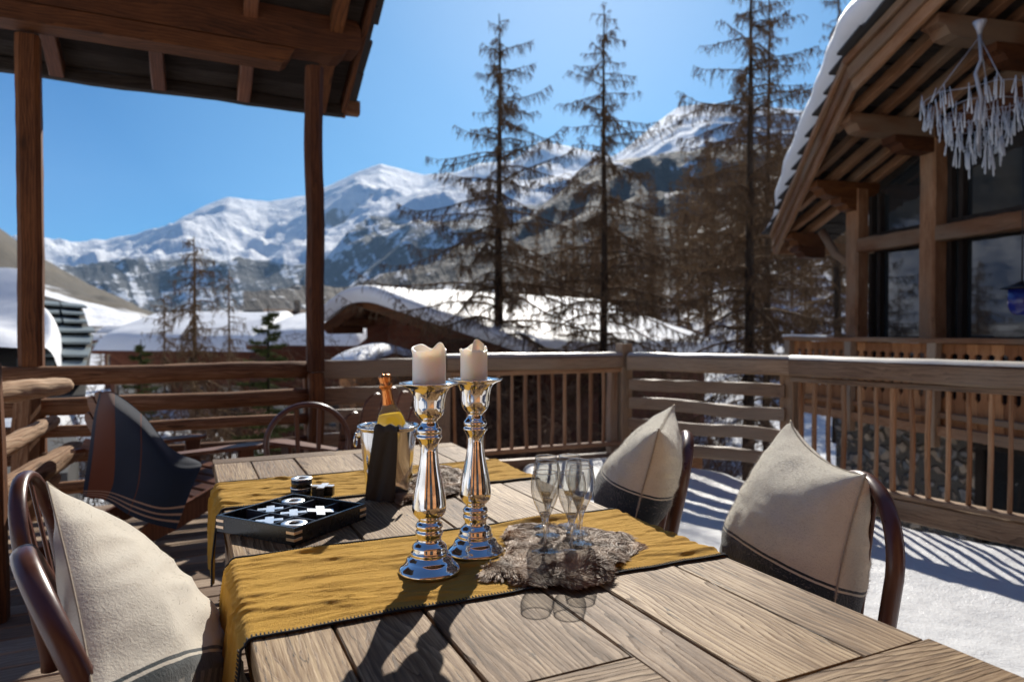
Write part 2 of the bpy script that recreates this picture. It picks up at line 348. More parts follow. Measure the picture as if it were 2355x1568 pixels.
# mustard linen
t=NT('mustard_linen'); o=t.obj(); n1=t.noise(o,9,4); wv=t.math('ADD',t.noise(t.map(o,(900,60,60)),1,2),t.noise(t.map(o,(60,900,60)),1,2))
t.set(Base_Color=t.mix(n1,(.52,.275,.032,1),(.68,.39,.058,1)),Roughness=.85,Normal=t.bump(t.math('ADD',wv,t.math('MULTIPLY',t.noise(t.map(o,(12,45,12)),1.,6,.65,.8),4.)),.8,.004)); t.b.inputs['Specular IOR Level'].default_value=.15
t.put(t.b.inputs['Sheen Weight'],.08)
M['linen']=t.m
def felt(name,v0,cream=(.76,.70,.56),dark=(.018,.026,.03),motif=False,bs=1.):
    t=NT(name); uv=t.uv(); o=t.obj(); sx=t.n('SeparateXYZ'); t.put(sx.inputs[0],uv); v=sx.outputs[1]
    n1=t.noise(o,14,5,.65); n2=t.noise(o,170,4,.7); vv=t.math('ADD',v,t.math('MULTIPLY',t.math('SUBTRACT',n1,.5),.012))
    base=t.mix(n1,c4(tuple(x*.8 for x in cream)),c4(tuple(x*1.12 for x in cream))); dk=t.mix(n2,c4(dark),c4(tuple(x*2.2 for x in dark)))
    def band(a,b): return t.math('MULTIPLY',t.math('GREATER_THAN',vv,a),t.math('LESS_THAN',vv,b))
    col=t.mix(t.math('LESS_THAN',vv,v0),base,dk); col=t.mix(band(v0+.012,v0+.026),col,dk)
    if motif:
        wv=t.math('GREATER_THAN',t.math('PINGPONG',t.math('MULTIPLY',sx.outputs[0],30.),1.),.55)
        col=t.mix(t.math('MULTIPLY',t.math('MULTIPLY',band(v0-.16,v0-.06),wv),.35),col,c4(tuple(x*.7 for x in cream)))
    t.set(Base_Color=col,Roughness=.95,Normal=t.bump(t.math('ADD',t.math('MULTIPLY',n1,1.),t.math('MULTIPLY',n2,1.)),bs,.005)); t.b.inputs['Specular IOR Level'].default_value=.1
    t.put(t.b.inputs['Sheen Weight'],.5); return t.m
M['felt']=felt('cushion_wool',.34); M['felt2']=felt('cushion_wool_dark_half',.42); M['linencush']=felt('cushion_linen',.18,(.66,.61,.51),motif=True,bs=.35)
M['seam']=plain('seam_thread',(.42,.36,.27),.9)
t=NT('fuzz'); uv=t.uv(); t.set(Base_Color=(.55,.5,.43,1),Roughness=.8); t.b.inputs['Specular IOR Level'].default_value=.1; M['fuzz']=t.m
t=NT('fur'); sx=t.n('SeparateXYZ'); t.put(sx.inputs[0],t.uv()); c1=t.ramp(sx.outputs[0],[(0.,(.10,.055,.03)),(.45,(.25,.15,.085)),(.8,(.38,.25,.16)),(1.,(.45,.25,.12))])
t.set(Base_Color=t.mix(sx.outputs[1],c1,t.mix(.45,c1,(.46,.34,.24,1))),Roughness=.5); t.b.inputs['Specular IOR Level'].default_value=.15; M['fur']=t.m
# blanket
t=NT('blanket'); sx=t.n('SeparateXYZ'); t.put(sx.inputs[0],t.uv()); u,v=sx.outputs[0],sx.outputs[1]; o=t.obj(); n2=t.noise(o,350,2)
nav=t.mix(n2,(.008,.013,.025,1),(.02,.03,.05,1)); rust=t.mix(n2,(.09,.022,.008,1),(.16,.048,.018,1))
col=t.mix(t.math('MULTIPLY',t.math('GREATER_THAN',u,.06),t.math('LESS_THAN',u,.26)),nav,rust)
col=t.mix(t.math('LESS_THAN',t.math('ABSOLUTE',t.math('SUBTRACT',u,.48)),.004),col,rust)
for c,ww in ((.86,.012),(.9,.012),(.94,.014)): col=t.mix(t.math('LESS_THAN',t.math('ABSOLUTE',t.math('SUBTRACT',v,c)),ww*.5),col,(.34,.22,.15,1))
t.set(Base_Color=col,Roughness=.95,Normal=t.bump(t.noise(o,500,2),.4,.003)); t.b.inputs['Specular IOR Level'].default_value=.05; t.put(t.b.inputs['Sheen Weight'],.3); M['blanket']=t.m
# stone wall
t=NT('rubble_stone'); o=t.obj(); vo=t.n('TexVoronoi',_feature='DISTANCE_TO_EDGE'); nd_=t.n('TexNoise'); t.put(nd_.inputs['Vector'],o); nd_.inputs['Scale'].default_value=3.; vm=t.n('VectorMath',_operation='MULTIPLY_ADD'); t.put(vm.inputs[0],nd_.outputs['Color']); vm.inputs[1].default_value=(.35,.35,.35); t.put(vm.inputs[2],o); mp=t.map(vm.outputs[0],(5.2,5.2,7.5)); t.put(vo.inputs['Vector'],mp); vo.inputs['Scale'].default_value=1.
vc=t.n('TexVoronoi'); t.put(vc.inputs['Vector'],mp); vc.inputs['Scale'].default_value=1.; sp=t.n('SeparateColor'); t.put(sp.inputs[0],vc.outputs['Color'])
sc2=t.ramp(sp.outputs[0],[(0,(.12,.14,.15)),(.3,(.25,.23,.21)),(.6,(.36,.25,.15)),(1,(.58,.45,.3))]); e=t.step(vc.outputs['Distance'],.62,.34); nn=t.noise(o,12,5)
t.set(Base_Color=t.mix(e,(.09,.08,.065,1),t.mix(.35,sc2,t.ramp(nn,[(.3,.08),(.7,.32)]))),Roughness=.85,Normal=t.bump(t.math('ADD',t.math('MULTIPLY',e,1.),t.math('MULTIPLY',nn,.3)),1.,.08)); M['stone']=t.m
# mountains
def mountain(name,forest,treeline,rockamt=.42,fcol=((.018,.024,.03),(.06,.062,.065)),gap=.56):
    t=NT(name); g=t.n('NewGeometry'); o=t.obj(); sp=t.n('SeparateXYZ'); t.put(sp.inputs[0],o); z=sp.outputs[2]
    sn=t.n('SeparateXYZ'); t.put(sn.inputs[0],g.outputs['Normal']); su=t.n('SeparateXYZ'); t.put(su.inputs[0],t.uv()); cx=t.n('CombineXYZ'); t.put(cx.inputs[0],t.math('ADD',t.math('MULTIPLY',su.outputs[0],20.),t.math('MULTIPLY',su.outputs[1],11.))); t.put(cx.inputs[1],t.math('MULTIPLY',su.outputs[1],2.6)); gl=t.noise(cx.outputs[0],1.,6,.62,.5)
    n1=t.noise(t.map(o,(.004,.004,.008)),1.,7,.62); n2=t.noise(t.map(o,(.03,.03,.03)),1.,5,.7); n3=t.noise(t.map(o,(.0016,.0016,.0016)),1.,5,.6)
    st=t.math('SUBTRACT',1.,sn.outputs[2])
    rock=t.step(t.math('ADD',t.math('ADD',st,t.math('MULTIPLY',t.math('SUBTRACT',gl,.5),.3)),t.math('MULTIPLY',t.math('SUBTRACT',n1,.5),.7)),rockamt-.03,rockamt+.05)
    zz=t.math('ADD',z,t.math('MULTIPLY',t.math('SUBTRACT',n3,.5),treeline*1.0)); zz=t.math('ADD',zz,t.math('MULTIPLY',t.math('SUBTRACT',n1,.5),treeline*.55))
    fo=t.step(zz,treeline*1.06,treeline*.94)
    sp2=t.step(t.math('ADD',n2,t.math('ADD',t.math('MULTIPLY',t.math('SUBTRACT',n1,.5),.6),t.math('MULTIPLY',t.math('SUBTRACT',gl,.5),.9))),gap+.05,gap-.03); fo=t.math('MULTIPLY',fo,t.math('MULTIPLY',sp2,forest))
    rk=t.ramp(n2,[(.35,(.05,.055,.065)),(.7,(.2,.19,.18))]); fc=t.ramp(n2,[(.3,fcol[0]),(.7,fcol[1])])
    col=t.mix(t.math('MULTIPLY',rock,.85),(.88,.89,.9,1),rk); col=t.mix(fo,col,fc)
    t.set(Base_Color=col,Roughness=.8,Normal=t.bump(t.math('ADD',t.math('ADD',n1,t.math('MULTIPLY',gl,.35)),t.math('MULTIPLY',n2,.15)),.8,70.)); t.b.inputs['Specular IOR Level'].default_value=.1
    return t.m
# ================================================================== SETTING: terrain
def ridge(name,pts,Dc,Db,zb,amp,m,nx=220,nr=60,p=1.1,seed=0,fs=.0012,back=.35,extra=None):
    xs=[a for a,b in pts]; ys=[b for a,b in pts]; b=MB()
    ta=[math.atan((x-1177.5)/FPX) for x in xs]; t0,t1=ta[0],ta[-1]
    def fn(u,v):
        an=t0+(t1-t0)*u; x=1177.5+FPX*math.tan(an); y=float(np.interp(x,xs,ys)); 
        D1=Dc*math.cos(an)**.5*(1+.08*nz(x*.004,seed)); c=PD(x,y,D1); zc=c.z+Dc*.0012*fb(x*.03,seed,2,4)
        t=v*(1+back); bx=c.x*(Db/D1); by=c.y*(Db/D1)
        X=bx+(c.x-bx)*t; Y=by+(c.y-by)*t
        if t<=1: z=zb+(zc-zb)*t**p
        else: z=zc-(zc-zb)*(t-1)*1.2
        e=math.sin(PI*min(1,t))*(1-.3*t) if t<1 else 0
        q=Vector((X*fs,Y*fs,seed)); rg=0;a=1.;f_=1.
        for k in range(7):
            rg+=a*(1-2*abs(noise.noise(q*f_)))*.5; a*=.41; f_*=2.15
        z+=amp*(rg-.35)*e
        return (X,Y,z)
    b.grid(nx,nr,fn,lambda a,c:(a*4,c*(1+back)))
    return b.build(name,m,kind='structure')
M['mfar']=mountain('far_mountain',.93,270,.45); M['mmid']=mountain('mid_mountain',.9,400,.46)
M['mfor']=mountain('forest_mountain',.97,5000,.9,((.022,.018,.016),(.085,.066,.052)),.66)
ridge('snowy_mountain',[(-900,560),(-400,600),(-100,560),(100,550),(150,556),(200,563),(260,550),(330,537),(380,525),(420,500),(480,468),(525,452),(560,458),(620,462),(700,450),(760,425),(830,392),(875,376),(930,390),(975,402),(1040,396),(1100,420),(1250,450),(1500,480)],5200,1700,10,430,M['mfar'],420,130,1.15,1,.0011)
ridge('rocky_mountain',[(850,560),(950,450),(1040,400),(1100,376),(1180,370),(1240,327),(1285,332),(1350,346),(1420,362),(1500,400),(1650,450)],4700,2500,150,300,M['mmid'],140,50,1.1,5,.0013)
ridge('domed_mountain',[(700,640),(820,520),(900,468),(960,440),(1050,421),(1140,417),(1230,414),(1340,390),(1400,366),(1430,348),(1500,290),(1560,246),(1620,238),(1700,240),(1850,255),(2100,280),(2500,330),(3200,300)],3300,1300,40,220,M['mmid'],360,100,1.0,9,.0016)
ridge('forest_hill',[(560,745),(700,728),(820,712),(950,660),(1080,590),(1228,500),(1290,440),(1356,386),(1440,365),(1560,350),(1700,330),(1900,345),(2400,300),(3200,250)],1500,420,15,110,M['mfor'],220,60,1.0,13,.004)
t=NT('brown_hillside'); o=t.obj(); sx=t.n('SeparateXYZ'); t.put(sx.inputs[0],t.uv()); n1=t.noise(t.map(o,(.02,.02,.05)),1.,6,.65); n2=t.noise(t.map(o,(.12,.12,.12)),1.,4,.6)
gm=t.step(t.math('ADD',sx.outputs[1],t.math('MULTIPLY',t.math('SUBTRACT',n1,.5),.35)),.24,.28)
col=t.mix(gm,(.8,.81,.83,1),t.ramp(n1,[(.35,(.032,.024,.014)),(.65,(.09,.068,.038))])); col=t.mix(t.step(n2,.62,.7),col,(.06,.05,.035,1))
t.set(Base_Color=col,Roughness=.9,Normal=t.bump(n2,.6,3.)); M['brown']=t.m
ridge('brown_hillside',[(-2500,-200),(-900,150),(-400,330),(-200,420),(0,525),(50,562),(110,600),(200,652),(290,692),(350,728),(400,744),(440,752)],620,110,-1,14,M['brown'],160,50,1.0,21,.012)
t=NT('snow_ground'); o=t.obj(); n1=t.noise(t.map(o,(.35,.35,.35)),1.,6,.6); n2=t.noise(t.map(o,(.05,.05,.05)),1.,6,.65); sp=t.n('SeparateXYZ'); t.put(sp.inputs[0],t.n('NewGeometry').outputs['Position'])
r=t.math('POWER',t.math('ADD',t.math('POWER',sp.outputs[0],2.),t.math('POWER',sp.outputs[1],2.)),.5)
far=t.step(r,50.,160.)
col=t.mix(t.math('MULTIPLY',t.step(n1,.58,.64),.55),(.8,.815,.84,1),(.16,.12,.085,1)); col=t.mix(t.math('MULTIPLY',far,t.step(n2,.40,.47)),col,(.05,.04,.032,1))
t.set(Base_Color=col,Roughness=.8,Normal=t.bump(n1,.6,.15)); t.b.inputs['Specular IOR Level'].default_value=.15; M['ground']=t.m
def gz(X,Y):
    r=math.hypot(X,Y); lat=X*RT[0]+Y*RT[1]; D=X*FW[0]+Y*FW[1]; ph=math.degrees(math.atan2(lat,D))
    z=-2.8+.25*fb(X*.12,Y*.12,3)
    if r>40: z+=.036*min(r-40,500)
    if ph>0 or ph<-90:
        s=sst(4,24,ph) if ph>0 else 0
        z+=s*.215*max(0,r-26)
    if abs(ph)>75: z+=sst(75,110,abs(ph))*.33*max(0,r-45)
    return z+ (1.5*fb(X*.02,Y*.02,7) if r>60 else 0)
b=MB()
def gfn(u,v):
    r=3+1397*v**3.2; a=2*PI*u; X=r*math.sin(a);Y=r*math.cos(a); return (X,Y,gz(X,Y))
b.grid(180,110,gfn,flip=True); b.build('snowy_ground',M['ground'],kind='structure',at=(0,0,0))
b=MB()
def snow_blob(b,pts,h,edge=.25,n=26,seed=0,base=None):
    # rounded drift over a polygon outline given as world xy, height h
    cx=sum(p[0] for p in pts)/len(pts); cy=sum(p[1] for p in pts)/len(pts); m=len(pts)
    def out(a):
        k=a*m; i=int(k)%m; t=k-int(k); p,q=pts[i],pts[(i+1)%m]; return p[0]*(1-t)+q[0]*t,p[1]*(1-t)+q[1]*t
    def fn(u,v):
        x,y=out(u%1.0); s=v; X=cx+(x-cx)*s; Y=cy+(y-cy)*s
        z=h*(1-s**4)**.5*(1+.2*fb(X*1.5,Y*1.5,seed,3)); z0=base(X,Y) if base else 0
        return (X,Y,z0+z-(.05 if s>.99 else 0))
    b.grid(m*8,n,fn,flip=True)
# ------------------------------------------------------------------ deck
b=MB(); y=-2.2; k=0
while y<6.02:
    wd=.135+.02*rng.random(); xr=4.0 if y>5.0 else 2.15
    x0=-1.55+.05*rng.random(); cuts=[x0]+sorted(min(xr-.2,x0+rng.uniform(1.0,5.5)) for _ in range(2))+[xr]
    for a,c in zip(cuts[:-1],cuts[1:]):
        if c-a>.1: b.beam((a+.003,y+wd/2,-.018+.003*rng.random()),(c-.003,y+wd/2,-.018+.003*rng.random()),wd-.014,.034,ch=.004,seg=1)
    y+=wd
b.build('deck',M['deck'],kind='structure')
b=MB()
for yy in (-2,-.4,1.2,2.8,4.4,5.9): b.beam((-1.5,yy,-.13),(5.1 if yy>5 else 2.1,yy,-.13),.12,.18)
for xx in (-1.4,1.2,3.8): 
    for yy in (0,3,5.8): b.beam((xx,yy,-2.9),(xx,yy,-.22),.2,.2)
b.build('deck_frame',M['oldrail'],kind='structure')
# snow lying on the right hand part of the deck
def edgeR(y):   # outer limit in x for a given y
    return float(np.interp(y,[-2.2,1.5,2.6,3.4,4.4,5.3,5.95],[5.35,5.24,5.0,4.85,4.74,4.3,4.08]))+.05*nz(y*3,9)
def edgeL(y): return float(np.interp(y,[-2.2,1.,3,4.6,5.5,5.95],[1.5,1.5,1.6,2.1,2.75,2.95]))+.12*nz(y*2.2,4)
b=MB()
def sfn(u,v):
    y=-2.2+8.12*v; a,c=edgeL(y),edgeR(y); x=a+(c-a)*u; e=min(1,min(u,1-u)*14); e=math.sqrt(max(0,1-(1-e)**2)); ey=min(1,(1-v)*26); e*=math.sqrt(max(0,1-(1-ey)**2))
    h=.085+.022*fb(x*.9,y*.9,2)+.006*fb(x*6,y*6,5)+.004*nz(x*26,y*26)
    return (x,y,-.006+max(.0,h)*e-.17*sst(2.2,3.6,x)*sst(5.4,3.9,y))
b.grid(150,260,sfn,flip=False); b.build('deck_snow',M['snow'],kind='structure')
# ================================================================== pavilion roof on two posts
pav=thing('pavilion_roof','dark timber roof corner with a carved beam end and slate edge, held by three tall posts','roof',(1.3,5.85,0))
b=MB(); P1=PZ(77,838,1.09); b.beam((P1.x,5.93,-.05),(P1.x-.01,5.93,3.44),.145,.15,wob=.007,ch=.03); b.build('post',M['beam'],pav)
b=MB(); b.beam((.965,5.80,1.0),(.955,5.80,3.5),.125,.14,wob=.010,ch=.035); b.beam((.965,5.80,-.05),(.965,5.80,.99),.12,.13,wob=.02,ch=.02); b.build('post',M['beam'],pav)
p=PZ(-24,1430,0); b=MB(); b.beam((p.x,p.y,-.05),(p.x-.02,p.y,1.18),.13,.14,wob=.008,ch=.03); b.build('post',M['beam'],pav)
# purlin: upper member and corbelled lower member with cut profile
def prof(pts,y0,w): return [Vector((x,y0,z)) for x,z in pts],(0,w,0)
b=MB(); q,e=prof([(-4,3.60),(1.0,3.60),(1.10,3.585),(1.17,3.60),(1.22,3.655),(1.30,3.66),(1.325,3.70),(1.325,3.84),(1.29,3.90),(-4,3.92)],5.70,.24); b.prism(q,e)
q,e=prof([(-4,3.46),(.70,3.47),(.745,3.50),(.80,3.595),(-4,3.595)],5.715,.21); b.prism(q,e); b.build('purlin',M['beam'],pav)
SL=.5; ZE=3.44
def rz_(y): return ZE+(6.62-y)*SL      # roof underside height
xs=[-2.3,-1.62,-.93,-.2,.47,1.13]
for x in xs:
    b=MB(); b.beam((x,3.2,rz_(3.2)-.05),(x,6.55,rz_(6.55)-.05),.105,.13,wob=.012); b.build('rafter',M['adiron'] if x<1 else M['beam'],pav)
b=MB(); yy=3.2
while yy<6.6:
    b.beam((-4,yy,rz_(yy)+.03),(1.32,yy,rz_(yy)+.03),.028,.192,up=(0,-SL*.9,1) if 0 else (0,1,-SL),ch=.003,wob=.002,seg=6); yy+=.165
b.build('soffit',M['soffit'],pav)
b=MB(); b.beam((-4,6.6,ZE-.015),(1.36,6.6,ZE-.015),.10,.10,wob=.012); b.build('fascia',M['soffit'],pav)
b=MB(); b.beam((1.0,6.68,ZE+.055),(1.53,6.68,ZE+.05),.13,.13,wob=.02,ch=.02); b.build('gutter_beam',M['oldrail'],pav)
b=MB(); b.beam((1.36,3.2,rz_(3.2)+.04),(1.36,6.66,rz_(6.66)+.04),.05,.2,wob=.01); b.build('bargeboard',M['beam'],pav)
b=MB(); yy=6.8
while yy>3.2:
    xx=1.46+.05*rng.random()
    while xx>-4:
        wd=.35+.3*rng.random(); z0=rz_(yy)+.10; dz=.02*rng.random()
        poly=[(xx,yy+.02*rng.random(),z0+dz),(xx-wd,yy+.03*rng.random(),z0+dz),(xx-wd,yy-.55,z0+.55*SL+dz-.01),(xx+.03*rng.uniform(-1,1),yy-.5,z0+.5*SL+dz-.01)]
        b.prism(poly,(0,.01,.028)); xx-=wd+.004
    yy-=.33
b.build('slates',M['rooftile'],pav)
# the lodge behind the camera, whose sunlit boards the silver reflects
lo=thing('lodge','timber lodge front with tall windows at the near end of the deck','building',(1.5,-2.6,0))
b=MB()
for k in range(34):
    z=-.1+k*.17; b.beam((-5.,-2.55,z),(8.5,-2.55,z),.05,.165,up=(0,1,0) if 0 else (0,0,1),seg=4)
b.build('wall',M['balcony'],lo)
for x in (-2.6,.2,3.4,6.2):
    f=MB(); 
    for p,q in (((x-.6,.15),(x+.6,.15)),((x-.6,2.3),(x+.6,2.3)),((x-.6,.15),(x-.6,2.3)),((x+.6,.15),(x+.6,2.3)),((x,.15),(x,2.3))): f.beam((p[0],-2.49,p[1]),(q[0],-2.49,q[1]),.1,.1,up=(0,1,0))
    fo=f.build('window',M['soffit'],lo); b=MB(); b.prism([(x-.6,-2.51,.15),(x+.6,-2.51,.15),(x+.6,-2.51,2.3),(x-.6,-2.51,2.3)],(0,.01,0)); b.build('pane',M['pane'],fo)
b=MB(); b.prism([(-5.5,-1.5,3.9),(9,-1.5,3.9),(9,-2.6,4.4),(-5.5,-2.6,4.4)],(0,0,.2)); b.build('eave',M['soffit'],lo)
# ================================================================== railings
XL=-.96
rl=thing('rail_fence','weathered log rail fence under the pavilion roof, left half of the far deck edge','fence',(-.9,5.9,0))
for z,h,d in ((1.01,.135,.13),(.785,.125,.12),(.605,.085,.10),(.415,.085,.10),(.19,.09,.1)):
    b=MB(); b.tube([(x,5.88+.02*nz(x*1.3,z*9)+.0,z+.014*nz(x*1.1,z*5)) for x in np.linspace(-1.75,.93,18)],[h*.52]*18,12,wob=.12,flat=1.0); b.build('rail',M['oldrail'],rl)
    b=MB(); b.beam((.99,5.88,z+.003),(2.13,5.88,z-.004),.055,h+.02,wob=.012); b.build('plank',M['rail'],rl)
for x in (-1.02,.96): 
    b=MB(); b.beam((x,5.96,-.1),(x,5.96,.98),.13,.13,wob=.015); b.build('post',M['oldrail'],rl)
M['cap']=wood('sunlit_top_wood',(.42,.37,.3),(.62,.57,.49),(.76,.72,.64),rough=.3,contour=1.2,bump=.15,crack=.5,spec=.9,fine=1.4)  # paler than the rails to imitate their sunlit top edge
def cap(p0,p1,z,w_,par):      # slightly crowned top board, sunlight on the rail put into its pale colour
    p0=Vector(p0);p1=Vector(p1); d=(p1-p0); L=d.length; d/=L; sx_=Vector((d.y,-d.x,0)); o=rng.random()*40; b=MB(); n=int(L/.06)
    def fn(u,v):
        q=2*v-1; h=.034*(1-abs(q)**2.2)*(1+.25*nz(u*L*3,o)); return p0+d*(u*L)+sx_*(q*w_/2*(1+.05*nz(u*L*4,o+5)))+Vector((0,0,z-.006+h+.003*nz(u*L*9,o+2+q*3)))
    b.grid(n,8,fn,lambda a,c:(o+a*L,o+c*w_)); b.build('handrail_lit_top',M['cap'],par)
def balustrade(name,label,p0,p1,zt,zb,step,bw,mtop,n_extra=0,topw=.12,toph=.125,low=True):
    p0=Vector((*p0,0));p1=Vector((*p1,0)); L=(p1-p0).length; d=(p1-p0)/L
    t=thing(name,label,'railing',(p0.x,p0.y,0))
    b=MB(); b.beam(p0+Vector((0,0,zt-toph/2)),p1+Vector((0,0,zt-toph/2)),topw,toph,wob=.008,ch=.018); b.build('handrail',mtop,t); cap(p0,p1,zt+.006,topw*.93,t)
    b=MB(); b.beam(p0+Vector((0,0,zt-toph-.025)),p1+Vector((0,0,zt-toph-.025)),.06,.045,wob=.006); b.build('upper_rail',M['baluster'] if low else mtop,t)
    b=MB(); b.beam(p0+Vector((0,0,zb-.02)),p1+Vector((0,0,zb-.02)),.09,.042,wob=.004); b.build('lower_rail',M['baluster'] if low else M['rail'],t)
    n=int(L/step)
    for i in range(n):
        s=(i+.6)*L/n; c=p0+d*s; b=MB(); k=bw*(.85+.3*rng.random()); lean=rng.uniform(-.012,.012)
        b.beam(c+Vector((lean,0,zb-.003)),c+Vector((0,0,zt-toph-.045)),k,k*.8,up=d,wob=.012,seg=7,ch=.006,taper=rng.uniform(.85,1.1)); b.build('baluster',M['baluster'],t)
    return t
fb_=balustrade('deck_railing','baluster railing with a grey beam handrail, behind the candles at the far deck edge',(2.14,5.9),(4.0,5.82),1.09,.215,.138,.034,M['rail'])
b=MB(); b.beam((2.1,5.93,.02),(4.05,5.86,.02),.08,.16,wob=.01); b.build('base_beam',M['rail'],fb_)
for x,y,s in ((2.12,5.93,.12),(3.93,5.86,.09),(4.06,5.84,.13)):
    b=MB(); b.beam((x,y,-.1),(x,y,1.21 if x>4 else .96),s,s,wob=.012); b.build('post',M['rail'],fb_)
# section 1: horizontal planks
s1=thing('plank_railing','open railing of four grey horizontal planks between the corner post and the balusters','railing',(4.1,5.75,0))
A=Vector((4.05,5.72,0)); B=Vector((4.80,4.38,0))
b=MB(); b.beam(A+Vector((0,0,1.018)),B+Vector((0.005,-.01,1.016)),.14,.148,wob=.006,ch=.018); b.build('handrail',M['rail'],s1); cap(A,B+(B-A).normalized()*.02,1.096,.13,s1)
for z in (.80,.60,.40,.19):
    b=MB(); b.beam(A+Vector((0,0,z)),B+Vector((-.02,.03,z-.005)),.05,.115,wob=.018); b.build('plank',M['rail'],s1)
b=MB(); b.beam((4.86,4.42,-.1),(4.86,4.42,.965),.15,.15,wob=.015); b.build('post',M['rail'],s1)
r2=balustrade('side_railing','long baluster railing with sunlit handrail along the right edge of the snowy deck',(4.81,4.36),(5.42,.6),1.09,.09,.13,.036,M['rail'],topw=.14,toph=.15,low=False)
b=MB(); b.beam((4.83,4.34,-.04),(5.46,.6,-.06),.09,.16,wob=.012); b.build('base_beam',M['rail'],r2)
# near-left stack of rough logs
lf=thing('log_fence','pale split log rails with rough broken ends at the left deck edge','fence',(-1.0,5.,0))
for (a,Da,c,Dc,r0,r1) in (((158,886),4.75,(-90,915),3.9,.062,.085),((128,966),4.7,(-80,1075),3.7,.05,.07),((178,1032),4.6,(-90,1185),3.3,.075,.085),((125,1098),4.5,(-70,1200),3.5,.06,.06)):
    p=PD(*a,Da); q=PD(*c,Dc); b=MB(); n=50
    pts=[p.lerp(q,i/n)+Vector((0,0,.005*nz(i*.16,Da*3))) for i in range(n+1)]
    b.tube(pts,[r0*(.72,.9,.97)[i]*.88 if i<3 else (r0+(r1-r0)*i/n)*.88 for i in range(n+1)],22,wob=.17); b.build('log',M['log'],lf)
b=MB(); b.beam(PD(60,1100,4.75)*1+Vector((0,0,-.5)),PD(60,900,4.75),.12,.12,wob=.02); b.build('post',M['oldrail'],lf)
# ================================================================== big chalet on the right
# facade frame: s runs along the facade towards the camera, o outwards (towards the deck)
dS=WL(.227,-.974); nS=WL(-.974,-.227); Q1=WL(5.654,11.0)
def CH_(s,o,z): return Vector((Q1.x+dS.x*s+nS.x*o,Q1.y+dS.y*s+nS.y*o,z))
def rzc(s): return 3.72+.37*s      # roof underside
ch=thing('chalet','large timber chalet with glass gable, stone base and snow laden roof at the right','building',CH_(0,0,-2.8))
def cbeam(name,a,c,w_,h_,m,par=ch,**k):
    b=MB(); b.beam(CH_(*a),CH_(*c),w_,h_,**k); return b.build(name,m,par)
SP=[0,1.47,3.05,4.7]
for s in SP: cbeam('post',(s,.12,.2),(s,.12,rzc(s)-.12),.27,.24,M['chaletwood'],up=nS,wob=.006,ch=.03)
cbeam('crossbeam',(.1,.12,2.70),(7.2,.12,2.63),.2,.22,M['chaletwood'],wob=.012,ch=.02)
cbeam('lintel',(1.6,.12,4.1),(7.2,.12,4.25),.22,.26,M['beam'],wob=.012,ch=.03)
# glazing in panels: each bay has frame and pane
for i,(s0,s1_) in enumerate(zip(SP,SP[1:]+[7.2])):
    for z0,z1a,z1b in ((.3,2.57,2.55),(2.82,rzc(s0)-.25 if i<1 else 3.97,rzc(s1_)-.25 if i<1 else 4.05)):
        a0,a1=s0+.13,s1_-.13
        fr=MB(); w_=.07
        for k0,k1 in (((a0+.04,z0),(a0+.04,z1a)),((a1-.04,z0),(a1-.04,z1b)),((a0+.22,z0),(a0+.22,z1a))): fr.beam(CH_(k0[0],-.02,k0[1]),CH_(k1[0],-.02,k1[1]),w_,.09,up=nS)
        fr.beam(CH_(a0,-.02,z0+.03),CH_(a1,-.02,z0+.03),.07,.07)
        f=fr.build('window_frame',M['soffit'],ch)
        pn=MB(); pn.prism([CH_(a0,-.06,z0),CH_(a1,-.06,z0),CH_(a1,-.06,z1b),CH_(a0,-.06,z1a)],-nS*.02); pn.build('pane',M['pane'],f,label=None)
# gable boards above the lintel and dark room behind
b=MB(); b.prism([CH_(1.6,-.02,4.2),CH_(7.4,-.02,4.4),CH_(7.4,-.02,rzc(7.4)),CH_(1.6,-.02,rzc(1.6))],-nS*.08); b.build('gable_boards',M['chaletwood'],ch)
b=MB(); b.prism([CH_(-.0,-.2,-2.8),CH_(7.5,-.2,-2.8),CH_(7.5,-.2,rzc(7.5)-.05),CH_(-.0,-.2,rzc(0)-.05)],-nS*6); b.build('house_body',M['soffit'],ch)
# stone base
b=MB()
def stf(u,v):
    s=-.3+8*u; z=-2.9+2.9*v; return CH_(s,.25+.05*fb(s*3,z*3,1),z)
b.grid(60,26,stf); 
def stf2(u,v):
    o=.25-6*u; z=-2.9+2.9*v; return CH_(-.3,o,z)
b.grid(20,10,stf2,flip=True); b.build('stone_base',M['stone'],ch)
for s0 in (2.45,4.6):
    f=MB(); f.beam(CH_(s0,.33,-2.4),CH_(s0,.33,-.12),.12,.1,up=nS); f.beam(CH_(s0+.75,.33,-2.4),CH_(s0+.75,.33,-.12),.12,.1,up=nS); f.beam(CH_(s0-.1,.34,-.04),CH_(s0+.85,.34,-.04),.14,.16)
    fo=f.build('door_frame',M['soffit'],ch); pn=MB(); pn.prism([CH_(s0+.04,.31,-2.4),CH_(s0+.71,.31,-2.4),CH_(s0+.71,.31,-.12),CH_(s0+.04,.31,-.12)],nS*.02); pn.build('pane',M['pane'],fo)
# balcony
cbeam('balcony_floor',(-.05,.75,.18),(7.6,.75,.18),1.25,.12,M['chaletwood'])
cbeam('balcony_rail',(-.08,1.35,1.23),(7.6,1.35,1.23),.11,.06,M['chaletwood'],wob=.004)
cbeam('balcony_rail',(-.05,1.33,.36),(7.6,1.33,.36),.06,.07,M['chaletwood'])
for s in (0.,1.35,2.75,4.2,5.6): cbeam('balcony_post',(s,1.36,-.02),(s,1.36,1.2),.13,.1,M['greymetal'] if 0 else M['rail'],up=nS,wob=.01)
cbeam('balcony_rail',(-.03,.1,1.23),(-.03,1.3,1.23),.09,.06,M['chaletwood'])
